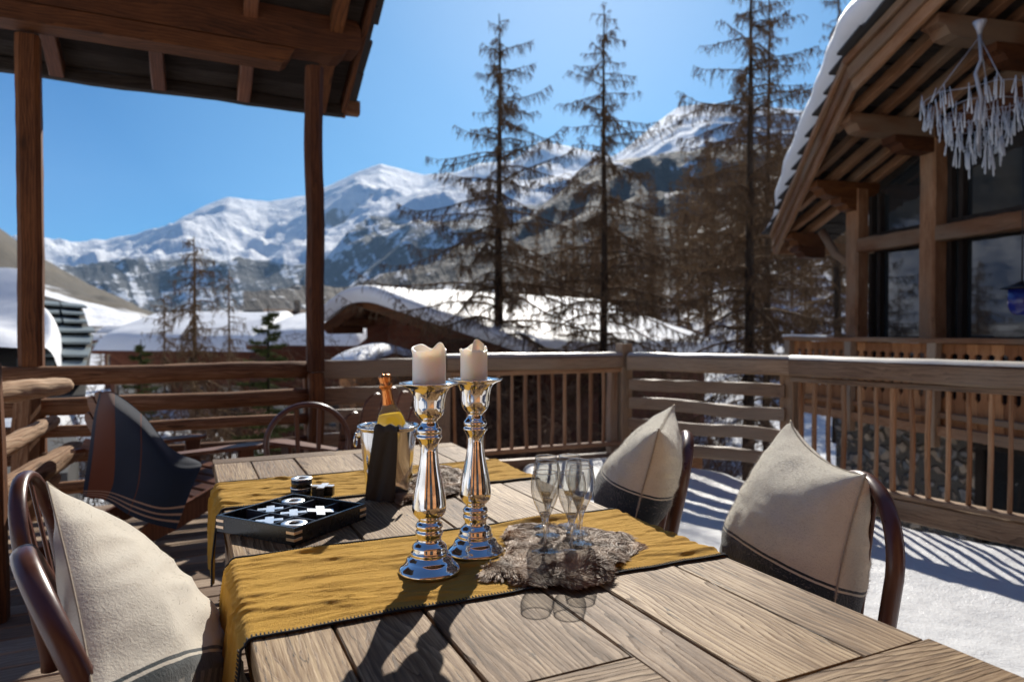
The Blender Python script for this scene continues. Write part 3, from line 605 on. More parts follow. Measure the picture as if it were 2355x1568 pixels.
# snow strip on the balcony rail end
b=MB(); b.beam(CH_(-.08,1.36,1.272),CH_(.95,1.36,1.272),.12,.03,wob=.01); b.build('rail_snow',M['snow'],ch)
# carved boards: cut out slots with pointed tips, scalloped lower edge
b=MB(); bw=.155; s=.02
while s<7.5:
    e=.003; zt,z0,z1=1.19,.58,1.09
    q=[(e,zt),(e,.02+.22),(bw*.5,.12),(bw-e,.24),(bw-e,z0-.04),(bw-.035,z0),(bw-.035,z1-.08),(bw-.05,z1-.03),(bw-e,z1),(bw-e,zt)]
    q=[(e,zt),(e,z1),(.05,z1-.03),(.035,z1-.08),(.035,z0),(e,z0-.04),(e,.24),(bw*.5,.10),(bw-e,.24),(bw-e,z0-.04),(bw-.035,z0),(bw-.035,z1-.08),(bw-.05,z1-.03),(bw-e,z1),(bw-e,zt)]
    b.prism([CH_(s+x,1.27+.004*(rng.random()),z) for x,z in q],nS*.025); s+=bw
b.build('carved_boards',M['balcony'],ch)
# roof: plane rising towards the camera; verge flares outward (prow)
def og(s): return float(np.interp(s,[-2.25,1.95,9],[.05,1.82,1.85]))
b=MB()
for k in range(26):      # sarking boards under the roof, running along o
    s=-2.1+k*.36; b.beam(CH_(s+.17,-1.,rzc(s+.17)+.12),CH_(s+.17,og(s+.17)-.02,rzc(s+.17)+.12),.35,.03,up=(dS*(-.37)+Vector((0,0,1))))
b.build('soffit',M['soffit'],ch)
for o in (-.15,.22,.6,1.0,1.42):
    s0=-2.15+max(0,(o-.05)/1.77*4.2) if o>.05 else -2.15
    cbeam('rafter',(s0,o,rzc(s0)+.04),(7.5,o,rzc(7.5)+.04),.11,.13,M['chaletwood'],wob=.01)
# bargeboards, two stepped layers following the verge
for kk,(dz,dd,hh,ww) in enumerate(((.02,0,.2,.06),(.16,.06,.17,.05),(.29,.12,.1,.06))):
    b=MB()
    for s0,s1_ in ((-2.25,1.95),(1.95,7.5)):
        b.beam(CH_(s0,og(s0)+dd,rzc(s0)+dz),CH_(s1_,og(s1_)+dd,rzc(s1_)+dz),ww,hh,wob=.008,ch=.01)
    b.build('bargeboard',M['chaletwood'],ch)
cbeam('eaves_board',(-2.27,.1,rzc(-2.27)+.08),(-2.27,-3,rzc(-2.27)+.08),.05,.24,M['chaletwood'])
# purlins sticking out with carved ends (long + short below)
def purlin(s,dz,o1,h=.24):
    z=rzc(s)-.02+dz; b=MB(); q=[(-.4,z),(o1,z),(o1,z-h*.45),(o1-.1,z-h*.55),(o1-.16,z-h*.9),(o1-.28,z-h),(-.4,z-h)]
    b.prism([CH_(s-.12,o,zz) for o,zz in q],dS*.24); b.build('purlin',M['beam'] if o1<1.3 else M['chaletwood'],ch)
for s in (-1.55,0,1.47,3.05,4.7): purlin(s,0,min(og(s)-.05,1.75)); purlin(s,-.245,min(og(s)-.05,1.75)*.55,.2)
b=MB(); b.tube([CH_(-.05,.15,2.4),CH_(-.45,.15,2.62),CH_(-.8,.15,3.05)],.07,8); b.build('brace',M['chaletwood'],ch)
# slates along the verge + snow load
b=MB()
s=-2.35
while s<7.4:
    wd=.3+.2*rng.random(); o1=og(s)+.2+.06*rng.random()
    for r_ in range(2): b.prism([CH_(s,o1,rzc(s)+.37+.03*r_),CH_(s+wd,o1+.03,rzc(s+wd)+.37+.03*r_),CH_(s+wd,-.8,rzc(s+wd)+.37+.03*r_),CH_(s,-.8,rzc(s)+.37+.03*r_)],(0,0,.028)); o1-=.05
    s+=wd
b.build('slates',M['rooftile'],ch)
b=MB()
def rsn(u,v):
    s=-2.45+10.2*u; L=4.2; o1=og(s)+.04+.16*sst(-2.4,-1.,s)+.05*nz(s*2.2,3)
    th=.72+.06*nz(s*1.1,7)+.03*nz(s*6,2); th*=sst(-2.6,-2.0,s)*.8+.2
    # cross section from inner top to lip and under
    if v<.75: k=v/.75; o=-L+(o1+L)*k; z=th*(1 if k<.9 else math.sqrt(max(0,1-((k-.9)/.1)**2*.7)))+.02*fb(s*3,o*3,8)
    else: k=(v-.75)/.25; o=o1+.10*math.sin(PI*k)-.14*k; z=th*.5477*(1-k)**.8
    return CH_(s,o,rzc(s)+.44+z)
b.grid(150,70,rsn,flip=True); b.build('roof_snow',M['roofsnow'],ch)
# hanging glass-drop mobile and blue lantern
hang=PD(2253,58,7.1); 
mob=thing('hanging_mobile','driftwood mobile of dangling glass drops hung under the chalet roof','mobile',hang)
b=MB(); b.lathe([(.002,.0),(.02,.0),(.03,.05),(.065,.13),(.06,.14),(.0,.14)],16,hang-Vector((0,0,.1))); b.build('hook_cup',M['greymetal'],mob)
b=MB(); cz=hang.z-.75; c0=Vector((hang.x,hang.y,cz))
b.tube([hang+Vector((0,0,-.1)),hang+Vector((.03,0,-.35)),hang+Vector((-.03,.02,-.5)),hang+Vector((.04,0,-.75)),hang+Vector((.0,0,-1.3))],[.02,.018,.02,.022,.014],8,wob=.2); b.build('stick',M['greymetal'],mob)
b=MB(); 
for a in (0.3,2.2,4.1): b.tube([hang+Vector((0,0,-.12)),c0+Vector((.45*math.cos(a),.45*math.sin(a),0))],.006,5)
for r_,dz in ((.5,0),(.38,-.12),(.26,-.3),(.15,-.5)):
    b.tube([c0+Vector((r_*math.cos(a)*(1+.1*nz(a,r_)),r_*math.sin(a),dz+.04*nz(a*2,r_*9))) for a in np.linspace(0,2*PI,24,endpoint=False)],.0045,5,closed=True)
b.build('wire_rings',M['greymetal'],mob)
rest=MB()
for i in range(190):
    rr=rng.choice([.52,.5,.46,.4,.33,.28,.2,.12]); a=rng.random()*2*PI; dz=-(.5-rr)*1.5+.06*rng.random(); L=rng.uniform(.12,.26)
    p=c0+Vector((rr*math.cos(a),rr*math.sin(a),dz)); q=p+Vector((rng.uniform(-.03,.03),rng.uniform(-.03,.03),-L)); b=MB() if i<98 else rest
    b.tube([p,p.lerp(q,.5),q,q-Vector((0,0,.015))],[.004,.006,.0105,.004],6)
    if i<98: b.build('glass_drop',M['drop'],mob)
rest.build('glass_drops',M['drop'],mob,kind='stuff')
lp=PD(2350,700,6.6); lan=thing('blue_lantern','blue enamel lantern with flat dark lid hanging before the chalet window','lantern',lp)
b=MB(); b.lathe([(.0,-.1),(.06,-.1),(.1,-.06),(.115,0),(.115,.14),(.1,.15)],24,lp,lambda r,z,a,i:(r*(1+.03*math.cos(8*a)),z)); b.build('body',M['blue'],lan)
b=MB(); b.lathe([(.17,.15),(.175,.16),(.06,.2),(.0,.23)],24,lp); b.tube([lp+Vector((0,0,.22)),lp+Vector((0,0,1.6))],.006,5); b.build('lid',M['darkmetal'],lan)
# ================================================================== houses below the deck
def slab(b,P,Q,R,S,th,n=14,m=10,round_=.12,seed=0,under=.0,bulge=.06):
    # thick rounded snow slab over quad P(ridge near) Q(ridge far) R(eave far) S(eave near)
    P,Q,R,S=map(Vector,(P,Q,R,S))
    def fn(u,v):
        a=P.lerp(Q,u); c=S.lerp(R,u); p=a.lerp(c,v); eu=min(u,1-u)*n/1.6; ev=min(1,(1-v)*m/1.6); e=min(1,eu)
        h=th*math.sqrt(max(0,1-(1-min(1,e))**2))*math.sqrt(max(0,1-(1-ev)**2))*(1+bulge*2*fb(p.x*.5,p.y*.5,seed))
        return p+Vector((0,0,h+under))
    b.grid(n*3,m*3,fn,flip=True)
    b.prism([P,S,R,Q],(0,0,.02))
def skirt(b,pts,h):   # vertical overhang face of snow along polyline pts
    pass
# (1) chalet with thick snow behind the candles
A=PD(835,694,19.5); C=PD(746,756,19.0); Bq=PD(1255,838,17.0); RE=PD(1372,712,30); EE=PD(1690,824,27); WE=C+(RE-A)
h1=thing('snowy_chalet','brown chalet under a thick rounded snow roof behind the candles','building',(A.x,A.y,-3.6))
b=MB(); inA=A+Vector((0,0,-.12)); 
wallC=C.lerp(A,.3)+Vector((0,0,-.12)); wallB=Bq.lerp(A,.12)+Vector((0,0,-.1)); dn=(RE-A).normalized()*1.1
b.prism([Vector((wallC.x,wallC.y,-3.8))+dn,Vector((wallB.x,wallB.y,-3.8))+dn,wallB+dn,inA+dn,wallC+dn],(RE-A)*.85); b.build('wall',M['housewall'],h1)
rf=MB(); rf.prism([A,RE,EE,Bq],(0,0,.12)); rf.prism([A,C,WE,RE],(0,0,.12))
rf.beam(C+Vector((0,0,-.02)),A+Vector((0,0,-.02)),.12,.3); rf.beam(Bq+Vector((0,0,-.02)),A+Vector((0,0,-.02)),.12,.3)
for k in (.15,.45,.75): rf.beam(C.lerp(A,k)+Vector((0,0,-.16)),C.lerp(A,k)+dn+Vector((0,0,-.16)),.2,.2); rf.beam(Bq.lerp(A,k)+Vector((0,0,-.16)),Bq.lerp(A,k)+dn+Vector((0,0,-.16)),.2,.2)
roof1=rf.build('roof',M['beam'],h1)
b=MB()
def s1f(u,v):   # cross section from left eave over ridge to right eave
    k=u
    g=(lambda t:(C.lerp(A,t/.24) if t<.24 else A.lerp(Bq,(t-.24)/.76))); g2=(lambda t:(WE.lerp(RE,t/.24) if t<.24 else RE.lerp(EE,(t-.24)/.76)))
    # smoothing ridge
    a=sum((g(min(1,max(0,k+e_*.025))) for e_ in range(-4,5)),Vector())/9; c=sum((g2(min(1,max(0,k+e_*.025))) for e_ in range(-4,5)),Vector())/9
    th=.5*math.sqrt(max(0,1-(1-min(1,u/.07))**2))*math.sqrt(max(0,1-(1-min(1,(1-u)/.05))**2))*(1-.25*u)
    n_=(RE-A).normalized()
    if v<.12: q=v/.12; p=a-n_*(.22+.16*math.sin(PI*q)-.22*q*q); h=th*math.sin(q*PI/2)
    else: p=a.lerp(c,(v-.12)/.88); h=th*math.sqrt(max(0,1-(1-min(1,(1-v)/.05))**2))
    return p+Vector((0,0,.13+h+.08*fb(p.x*.4,p.y*.4,3)*min(1,v*6)))
b.grid(90,60,s1f,flip=False); b.build('roof_snow',M['roofsnow'],h1)
b=MB()
a0=wallC.lerp(wallB,.42)+dn*.97; a1=wallC.lerp(wallB,.55)+dn*.97
b.prism([Vector((a0.x,a0.y,-1.3)),Vector((a1.x,a1.y,-1.3)),Vector((a1.x,a1.y,-.2)),Vector((a0.x,a0.y,-.2))],-dn*.03); b.build('window',M['pane'],h1)
# gabled low houses
def house(name,label,e0,e1,depth,zr,zw,base,th,wallm,over=.5,windows=3,flat=False,chim=False,roofm=None,group=None,snow=True):
    # e0,e1: ground points (world xy) of front eave ends; depth vector to the back; zw eave height; zr ridge height
    e0=Vector((e0[0],e0[1],0)); e1=Vector((e1[0],e1[1],0)); d=(e1-e0).normalized(); dp=Vector((depth[0],depth[1],0)); L=(e1-e0).length
    t=thing(name,label,'building',(e0.x,e0.y,base),group=group)
    b=MB(); z=Vector((0,0,1)); dd=dp.normalized(); i0=e0+d*over+dd*over; i1=e1-d*over+dd*over; dq=dp-dd*2*over
    b.prism([i0+z*base,i0+dq+z*base,i0+dq+z*(zw),i0+dq*.5+z*(zr-.15),i0+z*(zw)],i1-i0); b.build('wall',wallm,t)
    b=MB(); b.prism([e0+z*zw,e1+z*zw,e1+dp*.5+z*zr,e0+dp*.5+z*zr],(0,0,.14)); b.prism([e0+dp+z*zw,e1+dp+z*zw,e1+dp*.5+z*zr,e0+dp*.5+z*zr],(0,0,.139))
    rf=b.build('roof',roofm or M['housewall'],t)
    if snow:
        b=MB()
        def fn(u,v):
            p=e0.lerp(e1,u)+dp*v; zz=zw+(zr-zw)*(1-abs(2*v-1)**1.25)
            ed=math.sqrt(max(0,1-(1-min(1,min(u,1-u)*L/.5))**2))*math.sqrt(max(0,1-(1-min(1,min(v,1-v)*dp.length/.45))**2))
            return p+z*(zz+.14+th*ed*(1+.25*fb(p.x*.3,p.y*.3,4)))
        b.grid(48,36,fn); b.build('roof_snow',M['roofsnow'],t)
    if chim:
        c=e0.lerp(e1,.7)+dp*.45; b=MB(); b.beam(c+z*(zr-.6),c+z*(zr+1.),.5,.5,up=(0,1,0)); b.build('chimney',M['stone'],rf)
    for k in range(windows):
        f=(k+.5)/windows; c=i0.lerp(i1,f)-dd*.03; zc=(zw+base)/2+.3; hw=min(.6,L/windows*.25); hh=min(.6,(zw-base)*.22); b=MB()
        for a_,c_ in (((-hw,-hh),(hw,-hh)),((-hw,hh),(hw,hh)),((-hw,-hh),(-hw,hh)),((hw,-hh),(hw,hh))): b.beam(c+d*a_[0]+z*(zc+a_[1]),c+d*c_[0]+z*(zc+c_[1]),.1,.1,up=(dd if a_[0]==c_[0] else z))
        fo=b.build('window',M['rail'],t); b=MB(); b.prism([c+d*-hw+z*(zc-hh),c+d*hw+z*(zc-hh),c+d*hw+z*(zc+hh),c+d*-hw+z*(zc+hh)],dd*.03); b.build('pane',M['pane'],fo)
    return t
def hp(x0,y0,x1,y1,D0,D1): p=PD(x0,y0,D0); q=PD(x1,y1,D1); return p,q
p,q=hp(212,812,590,820,26,24); house('low_house','long low red-brown house with a flat snow roof left of the small spruce',p,q,WL(-.2,9),p.z+1.1,(p.z+q.z)/2,-3.6,.45,M['housewall'],windows=4)
p,q=hp(566,803,822,806,22,21); house('low_house','red-brown low house with snow roof directly behind the second roof post',p,q,WL(.8,7),p.z+.75,(p.z+q.z)/2,-3.6,.4,M['housewall'],windows=3)
p,q=hp(745,852,818,862,16,15.2); house('wooden_annex','small wooden annex with slanting snow roof and orange boards at the chalet foot',p,q,WL(1.2,3),p.z+.25,p.z-.05,-3.6,.25,M['balcony'],windows=1,over=.3)
p,q=hp(212,800,330,792,44,48); house('village_house','blue-grey slate roofed house at the left behind the long low house',p,q,WL(1,9),p.z+1.4,p.z+.1,-2.5,.12,M['housewall'],windows=2,roofm=M['slate'],snow=False)
p,q=hp(585,758,700,750,62,64); house('village_house','dark roofed brown house with chimney far behind the second roof post',p,q,WL(-1,8),p.z+1.9,p.z+.1,-1.,.1,M['housewall'],windows=2,roofm=M['beam'],snow=False,chim=True)
vil=[(255,768,95,70,'small chalet left of the low bushy larch, under the brown slope'),(300,760,140,46,'tiny chalet right of the blue-grey slate roof'),(430,748,115,50,'tiny chalet hidden by the trunk of the short brown larch'),(520,744,105,60,'small snow roofed chalet beyond the long low house'),(590,735,190,46,'tiny distant chalet above the dark roofed brown house'),(690,738,140,44,'tiny chalet just left of the second roof post'),(205,786,60,62,'small snow roofed hut below the brown slope'),(335,752,120,60,'tiny chalet just right of the hillside foot'),(398,742,170,55,'tiny chalet among bare trees at the valley floor'),(470,738,210,60,'distant chalet left of the thin larch trunk'),(505,732,260,70,'distant chalet right of the thin larch trunk'),(556,742,150,62,'distant chalet left of the small spruce top'),(655,728,250,60,'distant chalet on the white valley field'),(628,741,120,46,'distant chalet below the white valley field')]
for x,y,D,wpx,lb in vil:
    p=PD(x-wpx/2,y,D); q=PD(x+wpx/2,y,D*1.03); h=wpx/1570*D; house('village_house',lb,p,q,WL(h*.1,h*.9),p.z+h*.22,p.z,p.z-h*.45,h*.035,M['housewall'],over=h*.07,windows=2,group='village chalets in the valley')
# (2) corner of a slate roof with heavy snow at far left
sl=thing('slate_roof_house','house corner with blue-grey slates and a heavy rounded snow load at far left','building',PD(100,900,9))
rp=[PD(-140,610,13.2),PD(188,703,11.5),PD(213,775,9.8),PD(196,905,7.6),PD(-220,930,7.4)]
b=MB(); b.prism([p+Vector((0,0,-.06)) for p in rp],(0,0,.05)); b.prism([Vector((p.x,p.y,-3.5))+WL(-.4,.3) for p in rp[1:4]]+[Vector((rp[4].x,rp[4].y,-3.5))],(0,0,3.2)); b.build('roof',M['rooftile'],sl)
b=MB()
Rt=[PD(188,703,11.5),PD(213,775,9.8),PD(196,905,7.6)]; Lt=[PD(60,690,11.7),PD(60,772,9.9),PD(60,903,7.6)]
def rr_(a,t): t*=2; return a[0].lerp(a[1],t) if t<1 else a[1].lerp(a[2],t-1)
rows=8
for k in range(rows):
    t0=k/rows;t1=(k+1.25)/rows; u=1.0+.05*rng.uniform(-1,1)
    while u>.0:
        wu=rng.uniform(.35,.75); f=lambda uu,tt: rr_(Lt,min(1,tt)).lerp(rr_(Rt,min(1,tt)),uu)
        q=[f(u,t0+.01*rng.random()),f(u+.01*rng.uniform(-2,1),t1),f(u-wu+.035,t1+.015*rng.uniform(-1,1)),f(u-wu+.03,t0)]
        b.prism([q[0]+Vector((0,0,.0)),q[1]+Vector((0,0,.10)),q[2]+Vector((0,0,.09)),q[3]],(0,0,.03)); u-=wu
b.build('slates',M['slate'],sl)
b=MB()
ex=[118,140,146,150,140,100]; ty=[0,.25,.45,.6,.8,1.]
def lsn(u,v):
    t=u; xr=float(np.interp(t,ty,[92,108,132,147,146,140])); 
    y=703+(905-703)*t; Dd=11.5-3.9*t; k=1-v; x=xr-360*(1-v)
    e=math.sqrt(max(0,1-(1-min(1,(1-v)*9))**2)); p=PD(x,y+0,Dd*(1+.1*(1-v))); return p+Vector((0,0,-.02+.75*e*(.75+.25*nz(u*3,v*2))))
b.grid(50,50,lsn,flip=True); b.build('roof_snow',M['roofsnow'],sl)
# drifts seen through the left rails
def drift(label,pxs,z,h,seed):
    b=MB(); pts=[PZ(x,y,z) for x,y in pxs]; snow_blob(b,[(p.x,p.y) for p in pts],h,seed=seed,base=lambda X,Y:z)
    b.build('snow_drift',M['snow'],kind='structure')
drift('a',[(330,1010),(480,1012),(500,975),(420,958),(330,962)],-2.2,1.0,1)
drift('b',[(250,1100),(480,1090),(520,1040),(300,1030),(150,1060)],-2.6,1.1,2)
drift('c',[(-60,1090),(160,1130),(190,1010),(20,980),(-120,1000)],-2.4,1.4,3)
# ================================================================== trees
RS=[1.0]
class SG:      # fast collection of tapered three-sided segments
    def __init__(s): s.a=[];s.b=[];s.r=[];s.q=[]
    def seg(s,a,b,r0,r1): s.a.append(tuple(a)); s.b.append(tuple(b)); s.r.append(r0*RS[0]); s.q.append(r1*RS[0])
    def mesh(s,name,m,parent,k=3):
        a=np.array(s.a);b=np.array(s.b);r0=np.array(s.r)[:,None];r1=np.array(s.q)[:,None]; d=b-a; L=np.linalg.norm(d,axis=1,keepdims=True)+1e-9; d/=L
        u=np.cross(d,[0.3,.2,1.]); u/=np.linalg.norm(u,axis=1,keepdims=True)+1e-9; w_=np.cross(d,u); V=[]
        for rr,c in ((r0,a),(r1,b)):
            for j in range(k):
                an=2*PI*j/k; V.append(c+(u*math.cos(an)+w_*math.sin(an))*rr)
        V=np.stack(V,1).reshape(-1,3); n=len(a); base=np.arange(n)[:,None]*2*k
        F=np.stack([np.concatenate([base+j,base+(j+1)%k,base+k+(j+1)%k,base+k+j],1) for j in range(k)],1).reshape(-1,4)
        return np_mesh(name,V,F,m,parent,smooth=True)
def rv(r,s=1.): return Vector((r.gauss(0,s),r.gauss(0,s),r.gauss(0,s)))
def larch(name,label,H,seed,Lmax,nb,m,rb=.15,tw=.13,low=.1,group=None,lod=1.,nub=True,asym=None,droop=.3,cat='tree',pw=.85):
    r=random.Random(seed); t=thing(name,label,cat,(0,0,0),0,group)
    tp=[]; 
    for i in range(17): k=i/16; tp.append(Vector((.10*H*.05*nz(k*3,seed),.10*H*.05*nz(k*3,seed+9),H*k)))
    b=MB(); b.tube(tp,[rb*(1-k/16)**.85+.012 for k in range(17)],9,wob=.15); b.build('trunk',M['bark'] if rb>.1 else M['twigfar'],t,local=True)
    g=SG()
    def tr(k): i=min(15,int(k*16)); return tp[i].lerp(tp[i+1],k*16-i)
    for i in range(nb):
        k=low+(1-low)*(i/nb)**1.0*.985+r.uniform(-.012,.012); k=min(k,.99); p=tr(k); az=i*2.4+r.uniform(-1.2,1.2)
        kk=max(0,(k-low)/(1-low)); L=Lmax*((1-kk)**pw)*(.45+.55*min(1,kk*6+.3))*r.choice((.45,.7,.85,1.,1.15,1.25))*r.uniform(.85,1.1)+.2
        if asym: L*=1+asym[1]*math.cos(az-asym[0])
        d=Vector((math.cos(az),math.sin(az),0)); n=max(4,int(L/.28)); q=p.copy(); br=.012+.017*L/ (Lmax+.1)*2*(rb/.15)
        up0=.15+.5*kk; rise=r.uniform(-.28,.25)
        for j in range(n):
            f=j/n; sl=up0*(1-f)*.5-droop*1.9*(1-kk*.7)*math.sin(PI*min(1,f*1.05))+.75*f**3+rise
            st=L/n; d=(d+Vector((r.gauss(0,.09),r.gauss(0,.09),0))).normalized(); nd=(d+Vector((0,0,sl))+rv(r,.07)).normalized(); q2=q+nd*st; r0=br*(1-f)+.004; r1=br*(1-(j+1)/n)+.004
            g.seg(q,q2,r0,r1)
            # twigs
            m_=max(1,int(st/tw*lod*1.7))
            for e in range(m_):
                o=q.lerp(q2,r.random()); side=1 if r.random()<.5 else -1; sd_=Vector((-nd.y,nd.x,0))*side
                tl=r.uniform(.12,.5)*(.5+.8*(1-f))*min(1,.35+L*.35); td=(sd_*.75+nd*.6+Vector((0,0,r.uniform(-1.5,-.05)))+rv(r,.12)).normalized(); x=o.copy(); ns=3 if tl>.25 else 2
                for h in range(ns):
                    td2=(td+Vector((0,0,-.5*h))+rv(r,.12)).normalized(); y=x+td2*tl/ns; g.seg(x,y,.008*(1-h/ns)+.004,.008*(1-(h+1)/ns)+.004)
                    for z_ in range(int(r.random()*3.4*lod+.6)):
                        a=x.lerp(y,r.random()); e2=a+Vector((r.gauss(0,.05),r.gauss(0,.05),-r.uniform(.03,.2))); g.seg(a,e2,.006,.003)
                    if nub and r.random()<.75: a=x.lerp(y,r.random()); g.seg(a,a+rv(r,.012)+Vector((0,0,.025)),.018,.010)
                    x=y
            q=q2
    g.mesh('crown',m,t); return t
# main larches on the slope beyond the deck: pixel column, depth, top pixel row
def stand(t,x,D,scale=None,rz=0): 
    p=WL((x-1177.5)/FPX*D,D); t.location=(p.x,p.y,gz(p.x,p.y)-.1); t.rotation_euler=(0,0,rz)
    return t
def topz(y,D): return CH+D*(765-y)/FPX
def Hfor(x,D,y): p=WL((x-1177.5)/FPX*D,D); return topz(y,D)-gz(p.x,p.y)
RS[0]=.85
G1='bare larches rising beyond the deck railing'
stand(larch('larch_tree','bare larch with wide sagging branches, nearest one left of centre above the candles',Hfor(1148,18,28),1,4.7,108,M['twig'],.155,tw=.085,pw=.95,asym=(-.4,.12),group=G1,low=.22),1148,18)
stand(larch('larch_tree','slim bare larch in the centre with its tip at the top edge of the picture',Hfor(1388,19,8),2,3.9,100,M['twig'],.135,tw=.085,pw=.9,group=G1,low=.2),1388,19)
stand(larch('larch_tree','tall dense larch right of centre whose tip is cut by the picture edge',Hfor(1722,17.5,-110),3,3.9,108,M['twig'],.16,tw=.1,pw=.8,group=G1,low=.15,lod=1.25),1724,17.5)
stand(larch('larch_tree','thin larch standing just right of the tall dense larch',Hfor(1765,21,-60),4,1.9,110,M['twig'],.11,tw=.1,group=G1,low=.2),1765,21)
stand(larch('larch_tree','larch behind the snowy edge of the chalet roof, crown against the sky',Hfor(1905,24,-60),5,4.2,100,M['twig'],.15,tw=.1,pw=.9,group=G1,low=.2),1925,24)
stand(larch('larch_tree','short brown larch with dense drooping twigs left of the second roof post',Hfor(447,17,535),6,1.5,70,M['twigfar'],.085,group=G1,low=.2,droop=.45,lod=1.3),447,17)
stand(larch('larch_tree','thin wispy larch between the short brown larch and the second roof post',Hfor(527,20,615),7,1.3,40,M['twigfar'],.05,group=G1,low=.2),527,20)
stand(larch('larch_tree','low bushy larch left of the short brown larch',Hfor(378,24,668),8,1.6,40,M['twigfar'],.05,group=G1,low=.3),378,24)
# background forest: three crowns copied as whole trees
RS[0]=1.8
protos=[larch('larch_tree','x',H,40+i,L,nb,M['twigfar'],.095,tw=.15,lod=1.0,nub=False,low=.12,group='larch forest on the slope behind the big larches') for i,(H,L,nb) in enumerate(((13,2.1,90),(15,1.9,100),(11,2.3,80)))]
RS[0]=1.0
fr=random.Random(5); spots=[]
tries=0
while len(spots)<120 and tries<4000:
    tries+=1; D=27+75*fr.random()**.85; x=fr.uniform(1290,2010) if fr.random()<.93 else fr.uniform(1130,1290)
    if x<1460 and D<40: continue
    if x<1700 and 15<D<33: continue
    p=WL((x-1177.5)/FPX*D,D)
    if any((p-q).length<1.9 for q,_,_ in spots[-400:]): continue
    spots.append((p,x,D))
spots.sort(key=lambda s:s[2])
def where_(x): return 'left of the slim central larch' if x<1400 else 'between the slim and the tall dense larch' if x<1700 else 'beside the tall dense larch' if x<1800 else 'next to the chalet roof edge'
def row_(D): return 'nearest row' if D<42 else 'second row' if D<58 else 'third row' if D<75 else 'farthest row'
ORD=['first','second','third','fourth','fifth','sixth','seventh','eighth','ninth','tenth','eleventh','twelfth','thirteenth','fourteenth','fifteenth','sixteenth','seventeenth','eighteenth','nineteenth','twentieth']
cells={}
for i,(p,x,D) in enumerate(spots): cells.setdefault((where_(x),row_(D)),[]).append((x,i))
rank={i:ORD[min(19,n)] for c in cells.values() for n,(x,i) in enumerate(sorted(c))}
for i,(p,x,D) in enumerate(spots):
    lb=f'forest larch {where_(x)}, {rank[i]} from left, {row_(D)}'
    k=i%3; s_=fr.uniform(.75,1.2)*(1. if D>40 else .8); loc=(p.x,p.y,gz(p.x,p.y)-.2)
    if i<3: t_=protos[k]; t_.location=loc; t_.scale=(s_,)*3; t_['label']=lb
    else: copy_thing(protos[k],loc,fr.random()*6,lb,(s_*fr.uniform(.85,1.1),s_*fr.uniform(.85,1.1),s_))
valley=[(232,60,3.4,'small bare tree beside the blue-grey village roof'),(300,52,3.,'small bare tree above the dark spruce, left of the low bushy larch'),(352,75,4.,'small bare tree just left of the low bushy larch'),(486,66,4.,'small bare tree between the short brown and the thin wispy larch'),(562,58,4.,'small bare tree left of the green spruce tip'),(690,80,5.,'small bare tree touching the second roof post'),(668,70,3.4,'short bare tree beside the dark roofed brown house'),(415,90,5.,'small bare tree just left of the short brown larch trunk'),(140,85,4.,'small bare tree above the slate roof corner')]
for x,D,H,lb in valley:
    p=WL((x-1177.5)/FPX*D,D); k_=H/13
    c_=copy_thing(protos[0],(p.x,p.y,gz(p.x,p.y)-.1),x*.7,lb,(k_*1.5,k_*1.5,k_)); c_['group']='small bare trees in the valley'
# spruces
def spruce(label,x,D,ytop,Lmax,seed,nb=60):
    r=random.Random(seed); p=WL((x-1177.5)/FPX*D,D); g0=gz(p.x,p.y); H=topz(ytop,D)-g0; t=thing('spruce_tree',label,'tree',(p.x,p.y,g0-.05))
    b=MB(); b.tube([(0,0,0),(0,0,H*.5),(0,0,H)],[.06,.035,.008],7); b.build('trunk',M['bark'],t,local=True); g=SG(); 
    for i in range(nb):
        k=.08+.9*i/nb; az=i*2.4+r.uniform(-.4,.4); L=Lmax*(1-k)**.8*r.uniform(.7,1.1)+.08; q=Vector((0,0,H*k)); d=Vector((math.cos(az),math.sin(az),0)); n=max(4,int(L/.12))
        for j in range(n):
            f=j/n; nd=(d+Vector((0,0,-.15+.5*f))+rv(r,.05)).normalized(); q2=q+nd*L/n; g.seg(q,q2,.012*(1-f)+.004,.01*(1-f)+.003)
            for e in range(26):
                o=q.lerp(q2,r.random()); td=(nd*.6+rv(r,.6)).normalized(); g.seg(o,o+td*r.uniform(.03,.1),.006,.002)
            for s in (-1,1):
                o=q; sd_=(Vector((-nd.y,nd.x,0))*s+nd*.8).normalized(); l2=L*.35*(1-f)+.04; o2=o+sd_*l2; g.seg(o,o2,.006,.003)
                for e in range(16): a=o.lerp(o2,r.random()); g.seg(a,a+(sd_*.5+rv(r,.6)).normalized()*r.uniform(.03,.09),.006,.002)
            q=q2
    g.mesh('crown',M['needle'],t)
spruce('young green spruce between the low houses, just left of the second roof post',617,11,695,1.15,3,64)
spruce('small dark spruce before the long low house',324,14,775,.9,4,50)
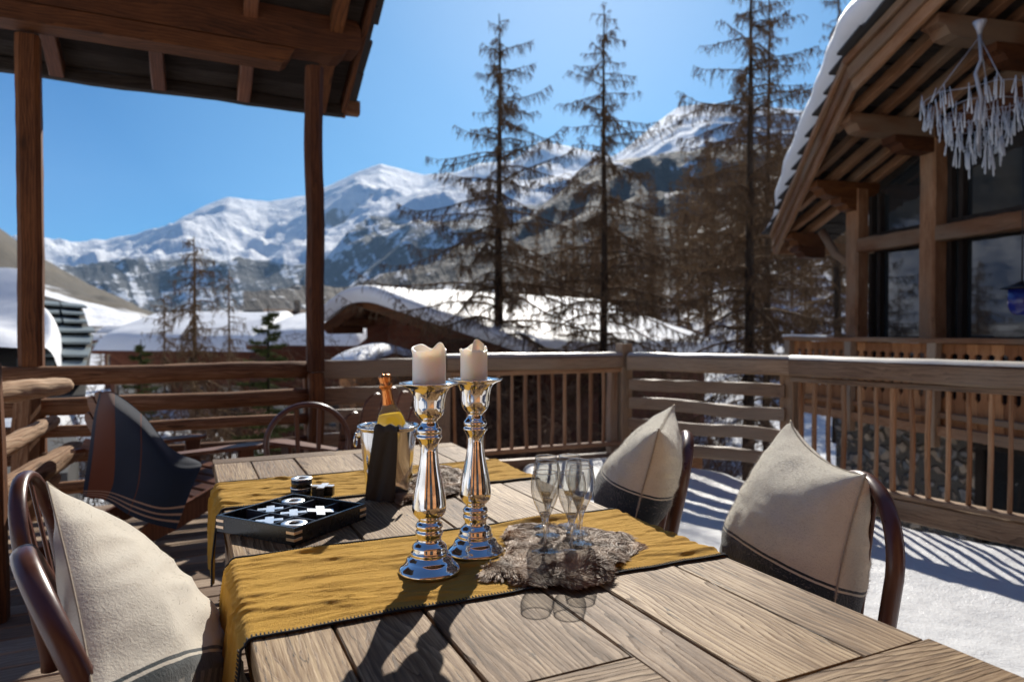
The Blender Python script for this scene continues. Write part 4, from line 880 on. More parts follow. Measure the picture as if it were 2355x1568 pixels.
# bare shrubs
def shrub(label,x,D,ytop,w_,seed,n=60,m='shrub',yb=None):
    r=random.Random(seed); p=WL((x-1177.5)/FPX*D,D); g0=gz(p.x,p.y); H=topz(ytop,D)-g0; t=thing('shrub',label,'shrub',(p.x,p.y,g0),group='bare shrubs below the deck'); g=SG()
    for i in range(n):
        q=Vector((r.gauss(0,.22*w_),r.gauss(0,.22*w_),0)); d=Vector((r.gauss(0,.28),r.gauss(0,.28),1)).normalized(); L=H*r.uniform(.5,1.05); ns=7
        for j in range(ns):
            d=(d+rv(r,.13)).normalized(); q2=q+d*L/ns; g.seg(q,q2,.016*(1-j/ns)+.004,.016*(1-(j+1)/ns)+.004)
            if j>1:
                for e in range(5):
                    o=q.lerp(q2,r.random()); td=(d*.5+rv(r,.7)).normalized(); l2=r.uniform(.15,.6); o2=o+td*l2; g.seg(o,o2,.006,.0035)
                    for h in range(4): a=o.lerp(o2,r.random()); g.seg(a,a+(td*.5+rv(r,.7)).normalized()*r.uniform(.05,.22),.004,.002)
            q=q2
    g.mesh('branches',M[m],t)
shrub('bare shrub behind the rails under the short brown larch',440,13,860,2.2,11,46)
shrub('wide bare shrub behind the rails left of the second roof post',560,11.5,880,2.4,12,46)
shrub('bare shrub behind the left log rails beside the slate roof',250,11,880,2,13,36)
shrub('tangled brown bush before the gable of the snowy chalet, left of the candles',905,12.5,735,2.4,14,60)
shrub('tangled brown bush behind the candles at the chalet gable',1030,13,735,2.8,15,64)
shrub('bare bush seen through the balusters behind the champagne flutes',1220,12,880,2.2,16,50)
shrub('bare bush behind the planks left of the side railing',1600,14,840,2.2,17,40)
shrub('low bush seen between the right hand planks and the stone base',1330,11,900,2.4,18,40)
# ================================================================== dining table
TZ=.76; TX0,TX1,TY0,TY1=.10,1.22,.53,3.285
tb=thing('dining_table','large weathered plank dining table in the foreground','table',(.66,1.9,0))
b=MB()
def plank(x0,x1,y0,y1,along='y',dz=0):
    z=TZ-.0225+dz
    if along=='y': b.beam(((x0+x1)/2,y0+.001,z),((x0+x1)/2,y1-.001,z),x1-x0-.005,.045,ch=.003,seg=26,wob=.0006)
    else: b.beam((x0+.001,(y0+y1)/2,z),(x1-.001,(y0+y1)/2,z),y1-y0-.0045,.045,ch=.003,seg=14,wob=.0006)
xs=[TX0,.25,.43,.695,.825,1.058,TX1]
for i,(a,c) in enumerate(zip(xs,xs[1:])): plank(a,c,.972 if i==2 else .80,3.165,dz=(0,-.0012,.0006,-.0008,.0004,-.001)[i])
plank(.43,.695,.80,.970,'x',.001); plank(TX0,.66,.53,.798,'x',0); plank(.66,TX1+.004,.53,.798,'x',.001); plank(TX0,.62,3.167,TY1,'x',.0005); plank(.62,TX1,3.167,TY1,'x',-.001)
b.build('tabletop',M['table'],tb)
b=MB(); b.beam((TX0+.03,.62,.655),(TX0+.03,3.22,.655),.03,.115); b.beam((TX1-.03,.62,.655),(TX1-.03,3.22,.655),.03,.115); b.beam((TX0+.05,.62,.655),(TX1-.05,.62,.655),.03,.114); b.beam((TX0+.05,3.2,.655),(TX1-.05,3.2,.655),.03,.114); b.build('apron',M['rail'],tb)
for x in (TX0+.09,TX1-.09):
    for y in (.7,3.12): b=MB(); b.beam((x,y,0),(x,y,.712),.09,.09,up=(0,1,0),ch=.01); b.build('leg',M['rail'],tb)
# ------------------------------------------------------------------ runners
def runner(name,label,y0,y1,dropL,dropR,seed,amp=.0075):
    NU,NV=380,170; rr=.012
    x0,x1=TX0-.004,TX1+.004; flat=x1-x0-2*rr; arc=PI/2*rr; tot=dropL+arc+flat+arc+dropR
    P_=[[None]*(NU+1) for _ in range(NV+1)]
    rr2=random.Random(seed); cre=[]
    for k in range(95):      # individual long creases: a short steep lee side and a soft back
        L=rr2.uniform(.13,.34); an=rr2.gauss(-.12,.2); cre.append((rr2.uniform(-.1,tot+.05),rr2.uniform(y0-.02,y1+.02),L,math.cos(an),math.sin(an),rr2.uniform(.3,.85)*(.4+L*2.2),rr2.uniform(.007,.018),rr2.uniform(-2,2)))
    def wr(s,y):
        w=0
        for cx,cy,L,ca_,sa_,am,wd,cv in cre:
            dx,dy=s-cx,y-cy
            if abs(dx)>L or abs(dy)>.12: continue
            a=dx*ca_+dy*sa_; b_=-dx*sa_+dy*ca_-cv*a*a*.6
            if abs(a)>L or abs(b_)>wd*3: continue
            e=(1-(a/L)**2)**1.5; w+=am*e*(math.exp(-(b_/(wd*.6))**2) if b_<0 else math.exp(-(b_/(wd*1.5))**2))
        w+=.5*noise.noise(Vector((s*5,y*26,seed)))+.3*noise.noise(Vector((s*12,y*70,seed+4)))
        return w
    def fn(u,v):
        s=u*tot; yy=y0+(y1-y0)*v; yy+=.010*fb(s*2.2,seed,3)*(1 if v<.5 else .9)*(abs(v-.5)*2)+.004*fb(s*9,v*2,seed+2)
        w=wr(s,yy); edge=min(1,min(v,1-v)*14); lift=.0035+amp*max(-.3,w)*.9*(.35+.65*edge)
        if (1-v)<.09: lift+=.010*max(0,math.sin((1-v)/.09*PI))*max(0,nz(s*4,seed+3)+.35)
        lift=max(.0024,lift)
        if s<dropL:
            d=dropL-s; fold=.012*math.sin(yy*34+2*nz(d*3,seed)+seed)*min(1,d*7); k=min(1,d*6)
            x=x0-.006-lift*1.2-abs(fold)*.9-.008*k; return (x,yy+.014*k*math.sin(yy*20+seed)*d*2,TZ-rr-d)
        s-=dropL
        if s<arc: a=s/rr; return (x0+rr-math.cos(a)*(rr+lift),yy,TZ-rr+math.sin(a)*(rr+lift))
        s-=arc
        if s<flat: return (x0+rr+s,yy,TZ+lift)
        s-=flat
        if s<arc: a=s/rr; return (x1-rr+math.sin(a)*(rr+lift),yy,TZ-rr+math.cos(a)*(rr+lift))
        d=s-arc; return (x1+lift+.004+.01*abs(math.sin(yy*30))*min(1,d*6),yy,TZ-rr-d)
    b=MB(); b.grid(NU,NV,fn); o=b.build(name,M['linen'],label=label,cat='table runner')
    # dark blanket stitch along both hems
    b=MB(); N=760
    for v,sg in ((0.,-1),(1.,1)):
        pts=[Vector(fn(i/N,v)) for i in range(N+1)]
        pts2=[p+Vector((0,sg*.0012,.0012)) for p in pts]; b.tube(pts2[::2],[.0027]*len(pts2[::2]),5,cap=False)
        tot_n=int(tot/.0072)
        for i in range(tot_n):
            u=(i+.5)/tot_n; p=Vector(fn(u,v)); q=Vector(fn(u+.0004,abs(v-.022))); up=Vector((0,0,.0022)) if dropL<u*tot<tot-dropR else Vector((-.003,0,0))
            b.tube([p+up,q+up],[.0017,.0014],4)
    b.build('stitched_hem',M['yarn'],o,local=False); return o
runner('table_runner','mustard linen table runner with dark stitched hem lying nearest the camera under the two candlesticks',1.315,1.805,.50,.25,3)
runner('table_runner','mustard linen table runner with dark hem at the far end under the ice bucket',2.325,2.735,.22,.25,8)
# ------------------------------------------------------------------ candlesticks
def candlestick(loc,label):
    t=thing('candlestick',label,'candlestick',loc,group='silver candlesticks')
    k=.000392
    pr=[(0,1492),(181,1492),(184,1484),(182,1474),(170,1462),(150,1446),(138,1425),(130,1408),(110,1398),(108,1388),(112,1382),(108,1374),(103,1368),(103,1350),(100,1338),(88,1326),(74,1316),(70,1300),(70,1284),(78,1274),(82,1262),(79,1250),(70,1243),(76,1236),(81,1226),(80,1214),(72,1204),(64,1198),(62,1188),(66,1178),(80,1166),(95,1148),(101,1126),(101,1100),(97,1060),(90,1010),(80,960),(68,905),(58,850),(52,800),(51,760),(56,735),(66,715),(76,702),(79,694),(74,686),(68,680),(72,672),(76,662),(75,650),(66,640),(60,634),(56,624),(50,612),(48,602),(54,592),(68,580),(82,562),(90,540),(93,515),(95,480),(100,450),(108,428),(118,414),(122,408),(128,403),(150,394),(172,384),(178,378),(174,374),(150,381),(120,390),(0,392)]
    b=MB(); b.lathe([(r*k,(1492-z)*k+.004) for r,z in pr],72); b.build('stem',M['silver'],t,local=True); return t
cl=PZ(985,1318,.762); cr=PZ(1092,1281,.762)
cl=Vector((.508,1.512,.7625)); cr=Vector((.657,1.592,.7625))
candlestick(cl,'tall silver baluster candlestick, left and nearer one of the pair'); candlestick(cr,'tall silver baluster candlestick, right one nearer the champagne flutes')
def candle(loc,label,r,h,seed,left):
    t=thing('candle',label,'candle',loc,group='cream pillar candles'); b=MB(); n=96
    def lip(a):
        if left: return h+.010*math.sin(a*1+.5)*.3+.010*max(0,math.cos(2*(a-2.0)))+.009*math.exp(-((((a-5.0+PI)%(2*PI))-PI)/.35)**2)+.0015*math.sin(5*a)
        return h-.006+.016*math.exp(-((((a-1.3+PI)%(2*PI))-PI)/.5)**2)+.010*math.exp(-((((a-.1+PI)%(2*PI))-PI)/.28)**2)+.006*math.exp(-((((a-3.4+PI)%(2*PI))-PI)/.6)**2)+.002*math.sin(7*a)
    prof=[(0,0),(.99,0),(1,.004),(1,.3),(1,.7),(1.0,.84),(1.02,.93),(1.05,.975),(1.03,1.0),(.95,1.0),(.9,.96),(.86,.9),(.6,.86),(.3,.83),(.08,.84),(0,.84)]
    def fn(rr,z,a,i):
        if i<3: return rr*r,z*h if i<2 else .003
        L=lip(a); z0=z*L if i<8 else (L-(1-z)*h*1.0)
        if i>=11: z0=h*(z-.0)+.002*math.sin(3*a+i)
        wv=1+(.03*math.sin(3*a+seed)+.03*math.sin(5*a+1)) * (1 if 6<=i<=10 else 0)
        return rr*r*wv,z0
    b.lathe(prof,n,fn=fn); b.build('wax',M['wax'],t,local=True)
    if left:
        b=MB(); b.tube([(r*.55,-.2*r,h*1.03),(r*.72,-.3*r,h*1.05),(r*.8,-.15*r,h*1.03),(r*.66,-.05*r,h*1.015)],.003,6); b.build('wax_curl',M['wax'],t,local=True)
    else:
        b=MB(); b.grid(14,6,lambda u,v:(r*(-.3+.9*u),r*(-.55+.25*math.sin(u*3)),h*.86+v*(.022+.016*math.sin(u*PI)*(1-.4*u))+.0*u)); b.grid(14,6,lambda u,v:(r*(-.2+.8*u),r*(-.1+.3*math.sin(u*4)),h*.86+v*(.03*math.sin(u*PI)+.004)),flip=True); b.build('wax_curl',M['wax'],t,local=True)
    b=MB(); b.tube([(0,0,h*.8),(.002,.001,h*.9),(.006,.002,h*.95)],.0013,5); b.build('wick',M['yarn'],t,local=True)
PLT=.004+(1492-391)*.000392
candle(cl+Vector((0,0,PLT)),'cream pillar candle with a wavy melted rim, on the left candlestick',.0385,.083,1,True)
candle(cr+Vector((-.004,0,PLT)),'cream pillar candle with a peaked torn rim, on the right candlestick',.034,.083,4,False)
# ------------------------------------------------------------------ fur pelts
def pelt(name,label,px,z,n,seed,length,mound,dirbias=0.):
    r=random.Random(seed); poly=[PZ(x,y,z) for x,y in px]; X=[p.x for p in poly];Y=[p.y for p in poly]
    def inside(x,y):
        c=False;m=len(poly)
        for i in range(m):
            x1,y1=X[i],Y[i];x2,y2=X[i-1],Y[i-1]
            if (y1>y)!=(y2>y) and x<(x2-x1)*(y-y1)/(y2-y1)+x1: c=not c
        return c
    def dist(x,y):
        return min(max(0,((x-a)**2+(y-c)**2))**.5 for a,c in zip(XD,YD))
    XD=[];YD=[]
    for i in range(len(poly)):
        p,q=poly[i-1],poly[i]
        for k in range(4): XD.append(p.x+(q.x-p.x)*k/4);YD.append(p.y+(q.y-p.y)*k/4)
    def hh(x,y,d): return TZ+.0065+.018*min(1,d/.02)**.5*(.75+.4*nz(x*22,y*22,seed))+mound(x,y)
    # skin
    st=.008; vs={};V=[];F=[]
    x0,x1,y0,y1=min(X),max(X),min(Y),max(Y); nx=int((x1-x0)/st)+1; ny=int((y1-y0)/st)+1
    ins={}
    for j in range(ny):
        for i in range(nx):
            x=x0+i*st;y=y0+j*st
            if inside(x,y): ins[(i,j)]=len(V); d=dist(x,y); V.append((x,y,hh(x,y,d)-.004))
    for (i,j),k in ins.items():
        if (i+1,j) in ins and (i+1,j+1) in ins and (i,j+1) in ins: F.append((k,ins[(i+1,j)],ins[(i+1,j+1)],ins[(i,j+1)]))
    cx=sum(X)/len(X);cy=sum(Y)/len(Y)
    uv=[(.35,.3)]*len(V)
    o=np_mesh(name,V,F,M['fur'],None,(cx,cy,TZ),uv,True,label=label,cat='fur pelt')
    V=[];F=[];U=[]
    keys=list(ins.keys())
    for k in range(n):
        i,j=r.choice(keys); x=x0+(i+r.random()-.5)*st;y=y0+(j+r.random()-.5)*st; d=dist(x,y); z=hh(x,y,d)-.004
        an=dirbias+4.5*nz(x*11,y*11,seed+3)+r.gauss(0,.22)
        # near the edge strands lean outward
        ox,oy=x-cx,y-cy; e=max(0,1-d/.03); L=length*r.uniform(.55,1.15)
        dr=Vector((math.cos(an)+e*1.6*ox*6,math.sin(an)+e*1.6*oy*6,r.uniform(.22,.42)+.3*nz(x*34,y*34)-e*.2)).normalized()
        ci,cj=round(x/.0085+.35*nz(y*90,3)),round(y/.0085+.35*nz(x*90,5)); hx=math.sin(ci*127.1+cj*311.7)*43758.5; hx-=math.floor(hx); hy=math.sin(ci*269.5+cj*183.3)*43758.5; hy-=math.floor(hy)
        ccx=(ci+hx-.5)*.0085; ccy=(cj+hy-.5)*.0085; an2=dirbias+4.5*nz(ccx*11,ccy*11,seed+3)+(hx-.5)*1.6; ct=Vector((ccx+math.cos(an2)*L*.9,ccy+math.sin(an2)*L*.9,z+L*(.25+.35*hy)))
        p=Vector((x,y,z)); q=p+dr*L*.5; s=q+(dr+Vector((0,0,-.75))).normalized()*L*.5; s=s.lerp(ct,.34); q=q.lerp(p.lerp(ct,.5)+Vector((0,0,.003)),.2)
        if s.z<TZ+.006: s.z=TZ+.006+r.random()*.004
        if q.z<TZ+.006: q.z=TZ+.007
        wv=Vector((-dr.y,dr.x,0)).normalized()*.00045 if abs(dr.z)<.98 else Vector((.0007,0,0)); b0=len(V)
        wv=(wv+Vector((r.gauss(0,.0002),r.gauss(0,.0002),r.gauss(0,.0002))))
        V+= [p-wv,p+wv,q+wv*.8,q-wv*.8,s+wv*.12,s-wv*.12]; F+=[(b0,b0+1,b0+2,b0+3),(b0+3,b0+2,b0+4,b0+5)]
        c=min(1,max(0,.46+.9*nz(x*16,y*16,seed+7)+r.gauss(0,.06)+(hx-.5)*.2+(.5 if r.random()<.015 else 0))); U+=[(c,0),(c,0),(c,.4),(c,.4),(c,1),(c,1)]
    V=[tuple(v) for v in V]
    h=np_mesh('fur_hair',V,F,M['fur'],o,(cx,cy,TZ),U,True); return o
def c4px(l): return [(1063.75+x*.2383,1006.25+y*.2383) for x,y in l]
hd=PZ(1345,1305,.775)
def md1(x,y):
    d=((x-hd.x)/.075)**2+((y-hd.y)/.05)**2; return .034*math.exp(-d)
pelt('fur_pelt','grey-brown rabbit fur pelt spread on the near runner under the champagne flutes',c4px([(160,1290),(230,1235),(380,1215),(440,1100),(400,950),(440,860),(520,845),(600,850),(760,835),(900,865),(1100,875),(1300,895),(1470,905),(1580,950),(1660,1010),(1750,1075),(1650,1120),(1500,1170),(1450,1260),(1400,1340),(1300,1400),(1180,1425),(1060,1440),(930,1400),(760,1400),(600,1420),(460,1385),(370,1330),(270,1345),(190,1335)]),  .772,120000,5,.027,md1)
hb=PZ(1015,1090,.79)
def md2(x,y):
    d=((x-hb.x)/.09)**2+((y-hb.y)/.07)**2; return .022*math.exp(-d)
pelt('fur_pelt','dark brown fur pelt lying on the far runner beside the ice bucket',[(903,1150),(912,1128),(938,1118),(945,1098),(985,1075),(1020,1072),(1060,1082),(1070,1100),(1062,1125),(1020,1140),(975,1145),(940,1150),(920,1160)],.772,40000,9,.022,md2,.5)
# ------------------------------------------------------------------ champagne flutes
FS=.885
flp=[(.032,.0),(.0335,.001),(.0325,.0025),(.02,.005),(.008,.009),(.0042,.016),(.0036,.03),(.0036,.055),(.0045,.072),(.0066,.083),(.0098,.093),(.0143,.105),(.0135,.109),(.009,.101),(.004,.097)]
bowl=[(.0102,.094),(.0150,.107),(.0212,.122),(.0275,.138),(.0322,.154),(.0345,.168),(.0350,.180),(.0342,.194),(.0318,.210),(.0292,.222)]
def flute(loc,rz,label):
    t=thing('champagne_flute',label,'champagne flute',loc,rz,'champagne flutes on the fur'); b=MB(); b.lathe([(r_,z_*FS) for r_,z_ in [(0,0)]+flp+[(.0,.096)]],40); b.build('stem',M['glass'],t,local=True)
    b=MB(); b.lathe([(r_,z_*FS) for r_,z_ in bowl],48); b.build('bowl',M['glassthin'],t,local=True)
    b=MB(); b.tube([(.0288*math.cos(a),.0288*math.sin(a),.222*FS) for a in np.linspace(0,2*PI,40,endpoint=False)],.0016,6,closed=True); b.build('rim',M['glass'],t,local=True)
    return t
for (lt,D),lb in (((.081,1.675),'front one of the left file of three'),((.0945,1.82-.01),'middle one of the left file of three'),((.0943,1.886),'rear one of the left file of three'),((.146,1.664),'front one of the right hand four'),((.177,1.74),'second one of the right hand four'),((.178,1.828),'third one of the right hand four'),((.160,1.898),'rear one of the right hand four')):
    p=WL(lt,D); flute((p.x,p.y,TZ+.0215),0,'empty champagne flute on the fur pelt, '+lb)
# ------------------------------------------------------------------ ice bucket, bottle, napkin
bk=Vector((.625,2.30,TZ+.022)); t=thing('ice_bucket','polished steel ice bucket with ring handles and a dark napkin over its rim','bucket',bk)
b=MB(); b.lathe([(0,0),(.070,0),(.073,.004),(.078,.03),(.088,.12),(.097,.205),(.098,.21),(.102,.212),(.106,.217),(.104,.222),(.099,.222),(.094,.21),(.085,.12),(.075,.02),(0,.015)],64); b.build('body',M['steel'],t,local=True)
for sx_ in (-1,1):
    an=PI*.0+R_(-25.5) ; d=Vector((math.cos(an),math.sin(an),0))*sx_; c=d*.1; b=MB()
    b.tube([c+d*.004+Vector((0,0,.185))+Vector((-d.y*.022*math.cos(a),d.x*.022*math.cos(a),.022*math.sin(a)-.015))+d*.008 for a in np.linspace(0,2*PI,24,endpoint=False)],.003,6,closed=True); b.box(c+Vector((0,0,.19)),(.012,.02,.02),an); b.build('ring_handle',M['steel'],t,local=True)
b=MB(); r=random.Random(3)
for i in range(150):
    a=r.random()*2*PI; q=.088*math.sqrt(r.random()); s=r.uniform(.010,.022); c=bk+Vector((q*math.cos(a),q*math.sin(a),.185+.032*r.random()))
    d=rv(r).normalized()*s*.5; b.beam(c-d,c+d,s,s*r.uniform(.6,1),up=rv(r),ch=.003)
props(b.build('crushed_ice',M['ice']),'crushed ice filling the steel bucket round the bottle','ice',kind='stuff')
# champagne bottle: axis leaning
top=PD(884,861,2.335); bot=bk+Vector((.034,-.018,.02)); ax=(top-bot); Lb=ax.length; ax.normalize()
q=ax.to_track_quat('Z','Y').to_matrix(); bt=thing('champagne_bottle','clear champagne bottle of pale golden wine with copper foil neck in the ice bucket','bottle',bot)
def bl(b,pr,n=48,fn=None): b.lathe([(r,Lb-d) for r,d in pr],n,(0,0,0),fn,q); return b
b=MB(); bl(b,[(0,Lb-.01),(.04,Lb-.002),(.050,Lb-.01),(.052,.26),(.052,.19),(.0505,.168),(.046,.149),(.039,.134),(.031,.121),(.024,.110),(.0195,.100),(.0165,.09),(.0145,.07),(.014,.04),(0,.04)]); b.build('glass_body',M['bottle'],bt,local=True)
b=MB(); bl(b,[(0,Lb-.016),(.04,Lb-.012),(.047,Lb-.02),(.049,.26),(.049,.19),(.0475,.169),(.0432,.151),(.0370,.137),(0,.137)]); b.build('wine',M['wine'],bt,local=True)
def ff(r,z,a,i): return r*(1+.04*math.sin(a*13+i)+(.05*math.sin(a*7+i*2) if i>4 else 0)),z+.001*math.sin(a*5+i)
b=MB(); bl(b,[(.0205,.104),(.0185,.09),(.0168,.07),(.0165,.055),(.0175,.047),(.0225,.043),(.0225,.034),(.0185,.03),(.0205,.02),(.0215,.011),(.0195,.003),(.012,0),(0,-.001)],56,ff); b.build('foil',M['foil'],bt,local=True)
# napkin over the camera side of the rim
fd=Vector((-FW[0],-FW[1],0)); fr_=Vector((RT[0],RT[1],0)); b=MB()
def nap(u,v):
    s=(u-.5)*.085*(.85+.45*v-.15*v*v)+.018-.026*v; L=.245
    if v<.12: k=v/.12; d=.085+.035*k; z=.205+.02*math.sin(k*PI)+.012
    else: k=(v-.12)/.88; d=.118-.010*k+.02*0; z=.212-k*(L-.02)
    f=.005*math.sin(u*7+v*2.5)*(.3+v)+.002*math.sin(u*17+v*5)*v; d2=math.sqrt(max(.0004,d*d-(s*.8)**2)) if v>.12 else d
    p=bk+fd*(d2+f+.013)+fr_*s; return (p.x,p.y,max(TZ+.008,bk.z+z+.004*math.sin(u*12)))
b.grid(40,60,nap); b.grid(40,60,lambda u,v:tuple(Vector(nap(u,v))-fd*.005+Vector((0,0,-.002))),flip=True)
props(b.build('napkin',M['napkin']),'dark charcoal linen napkin hanging over the rim of the ice bucket','napkin')
# ------------------------------------------------------------------ noughts and crosses game
ga=math.atan2(.187,.225)+R_(-2); tc=Vector((.279,2.062,TZ+.001)); S=.292; tr_=thing('game_tray','black lacquered noughts and crosses tray with nine compartments and copper corner brackets','board game',tc,ga)
H_=.046; b=MB(); wl=.008
for sx_ in (-1,1):
    b.beam((sx_*(S/2-wl/2),-S/2,H_/2),(sx_*(S/2-wl/2),S/2,H_/2),wl,H_,ch=.0008); b.beam((-S/2+wl,sx_*(S/2-wl/2),H_/2),(S/2-wl,sx_*(S/2-wl/2),H_/2),wl,H_,ch=.0008)
b.beam((-S/2+wl,0,.003),(S/2-wl,0,.003),S-2*wl,.006,ch=.0005); b.build('tray_body',M['black'],tr_,local=True)
b=MB(); cw=(S-2*wl)/3
for k in (-.5,.5): b.beam((k*cw,-S/2+wl,.0225),(k*cw,S/2-wl,.0225),.005,.037,ch=.0006); b.beam((-S/2+wl,k*cw,.0222),(S/2-wl,k*cw,.0222),.005,.0362,ch=.0006)
b.build('divider',M['trayedge'],tr_,local=True)
for cx_ in (-1,1):
    for cy_ in (-1,1):
        b=MB()
        for z in (.014,.032):
            b.beam((cx_*(S/2+.0006),cy_*(S/2+.0006),z),(cx_*(S/2-.028),cy_*(S/2+.0006),z),.0016,.008,ch=.0006); b.beam((cx_*(S/2+.0006),cy_*(S/2+.001),z),(cx_*(S/2+.0006),cy_*(S/2-.028),z),.0016,.008,ch=.0006)
        b.build('corner_bracket',M['brass'],tr_,local=True)
def nought(loc,label,h=.030):
    t=thing('nought_piece',label,'game piece',loc,0,'game pieces'); b=MB(); b.lathe([(.016,0),(.034,0),(.034,h-.002),(.016,h-.002)],48); b.lathe([(.016,h-.002),(.016,0)],48); b.build('ring',M['black'],t,local=True)
    b=MB(); b.lathe([(.0155,h-.002),(.0155,h),(.016,h+.0006),(.034,h+.0006),(.0345,h),(.0345,h-.002)],48); b.build('plate',M['chrome'],t,local=True); return t
def cross(loc,rz,label,tilt=None,h=.030):
    t=thing('cross_piece',label,'game piece',loc,rz,'game pieces'); 
    if tilt: t.rotation_euler=tilt
    a,w_=.036,.0115
    poly=[(w_,a),(-w_,a),(-w_,w_),(-a,w_),(-a,-w_),(-w_,-w_),(-w_,-a),(w_,-a),(w_,-w_),(a,-w_),(a,w_),(w_,w_)]
    b=MB(); b.prism([Vector((x,y,0)) for x,y in poly],(0,0,h-.003)); b.build('block',M['black'],t,local=True)
    b=MB(); b.prism([Vector((x*1.01,y*1.01,h-.003)) for x,y in poly],(0,0,.0035)); b.build('plate',M['chrome'],t,local=True); return t
ca,sa=math.cos(ga),math.sin(ga)
def cell(i,j,dz=.0065): x,y=i*cw,j*cw; return (tc.x+x*ca-y*sa,tc.y+x*sa+y*ca,tc.z+dz)
xr=R_(45)+ga+R_(0)
nought(cell(1,1),'silver faced nought in the far cell of the tray',.034); nought(cell(-1,-1),'silver faced nought in the nearest corner cell of the tray',.034)
cross(cell(0,0),xr,'silver faced cross in the centre cell of the tray'); cross(cell(0,1),xr,'silver faced cross in the upper left middle cell of the tray'); cross(cell(-1,0),xr,'silver faced cross in the lower left middle cell of the tray')
p=cell(.22,-.86,.018); cross(p,xr,'silver faced cross resting askew on a divider at the right of the centre cell',(R_(6),R_(-5),xr))
sp_=PZ(692,1137,.765); sp_=Vector((.349,2.398,TZ+.006))
nought(sp_,'black nought at the bottom of the pair stacked behind the tray'); nought(sp_+Vector((.002,-.002,.0312)),'black nought on top of the pair stacked behind the tray')
cross(Vector((.418,2.372,TZ+.006)),R_(64),'black cross lying on the far runner beside the stacked noughts',h=.034)
# ================================================================== bentwood chairs
def chair(name,label,loc,rz,lean=.10,Rw=.215,htop=.90,slats=True):
    t=thing(name,label,'chair',loc,rz,'bentwood chairs round the table'); m=M['bronze']
    b=MB(); b.lathe([(0,.438),(.2,.438),(.212,.444),(.214,.456),(.208,.464),(.196,.466),(.19,.460),(0,.457)],48); b.build('seat_rim',m,t,local=True)
    b=MB(); b.lathe([(.19,.461),(.1,.465),(0,.466)],48); b.build('seat',M['seat'],t,local=True)
    b=MB(); pts=[]; zc=htop-Rw*.98
    def bx(z): return -.175-lean*max(0,(z-.43)/(htop-.43))**1.15
    for z in np.linspace(.40,zc,9): pts.append((bx(z),-Rw*(.86+.14*(z-.4)/(zc-.4)),z))
    for a in np.linspace(PI,0,25)[1:-1]: z=zc+Rw*.98*math.sin(a); pts.append((bx(z),Rw*math.cos(a),z))
    for z in np.linspace(zc,.40,9): pts.append((bx(z),Rw*(.86+.14*(z-.4)/(zc-.4)),z))
    b.tube(pts,[.0165]*len(pts),12,flat=1.35,up=(1,0,0)); b.build('hoop',m,t,local=True)
    for s in (-1,1):
        y=.066*s; zt=zc+math.sqrt(Rw**2-.07**2)*.98-.012; b=MB(); b.beam((bx(.46)+.0,y*.8,.455),(bx(zt),y,zt),.026,.009,up=(1,0,0),seg=4,ch=.003); b.build('back_slat',m,t,local=True)
    for k,a in enumerate((45,135,225,315)):
        a=R_(a); c,s=math.cos(a),math.sin(a); b=MB(); b.tube([(c*.17,s*.17,.45),(c*.19,s*.19,.25),(c*.225,s*.225,.0)],[.015,.014,.012],10); b.build('leg',m,t,local=True)
    b=MB(); b.tube([(.183*math.cos(a),.183*math.sin(a),.24) for a in np.linspace(0,2*PI,36,endpoint=False)],.009,8,closed=True); b.build('stretcher_ring',m,t,local=True)
    return t
chair('bentwood_chair','second bentwood chair from the camera on the left, its dark round seat in view',(-.165,2.40,0),0,lean=.09)
chair('bentwood_chair','bentwood chair nearest the camera on the left, holding the cushion with the clasp',(.055,1.64,0),R_(13),lean=.17,htop=.895)
chair('bentwood_chair','nearest bentwood chair on the right, its round arch rising beside the big cushion',(1.45,1.355,.0),R_(152),lean=.05,Rw=.205,htop=.93)
chair('bentwood_chair','farther bentwood chair on the right, its hoop seen edge on behind a cushion',(1.50,2.22,0),R_(145),lean=.10,Rw=.2,htop=.93)
chair('bentwood_chair','bentwood hoop chair with two slats at the far end of the table',(.64,3.93,0),-PI/2,lean=.01,Rw=.235,htop=.90)
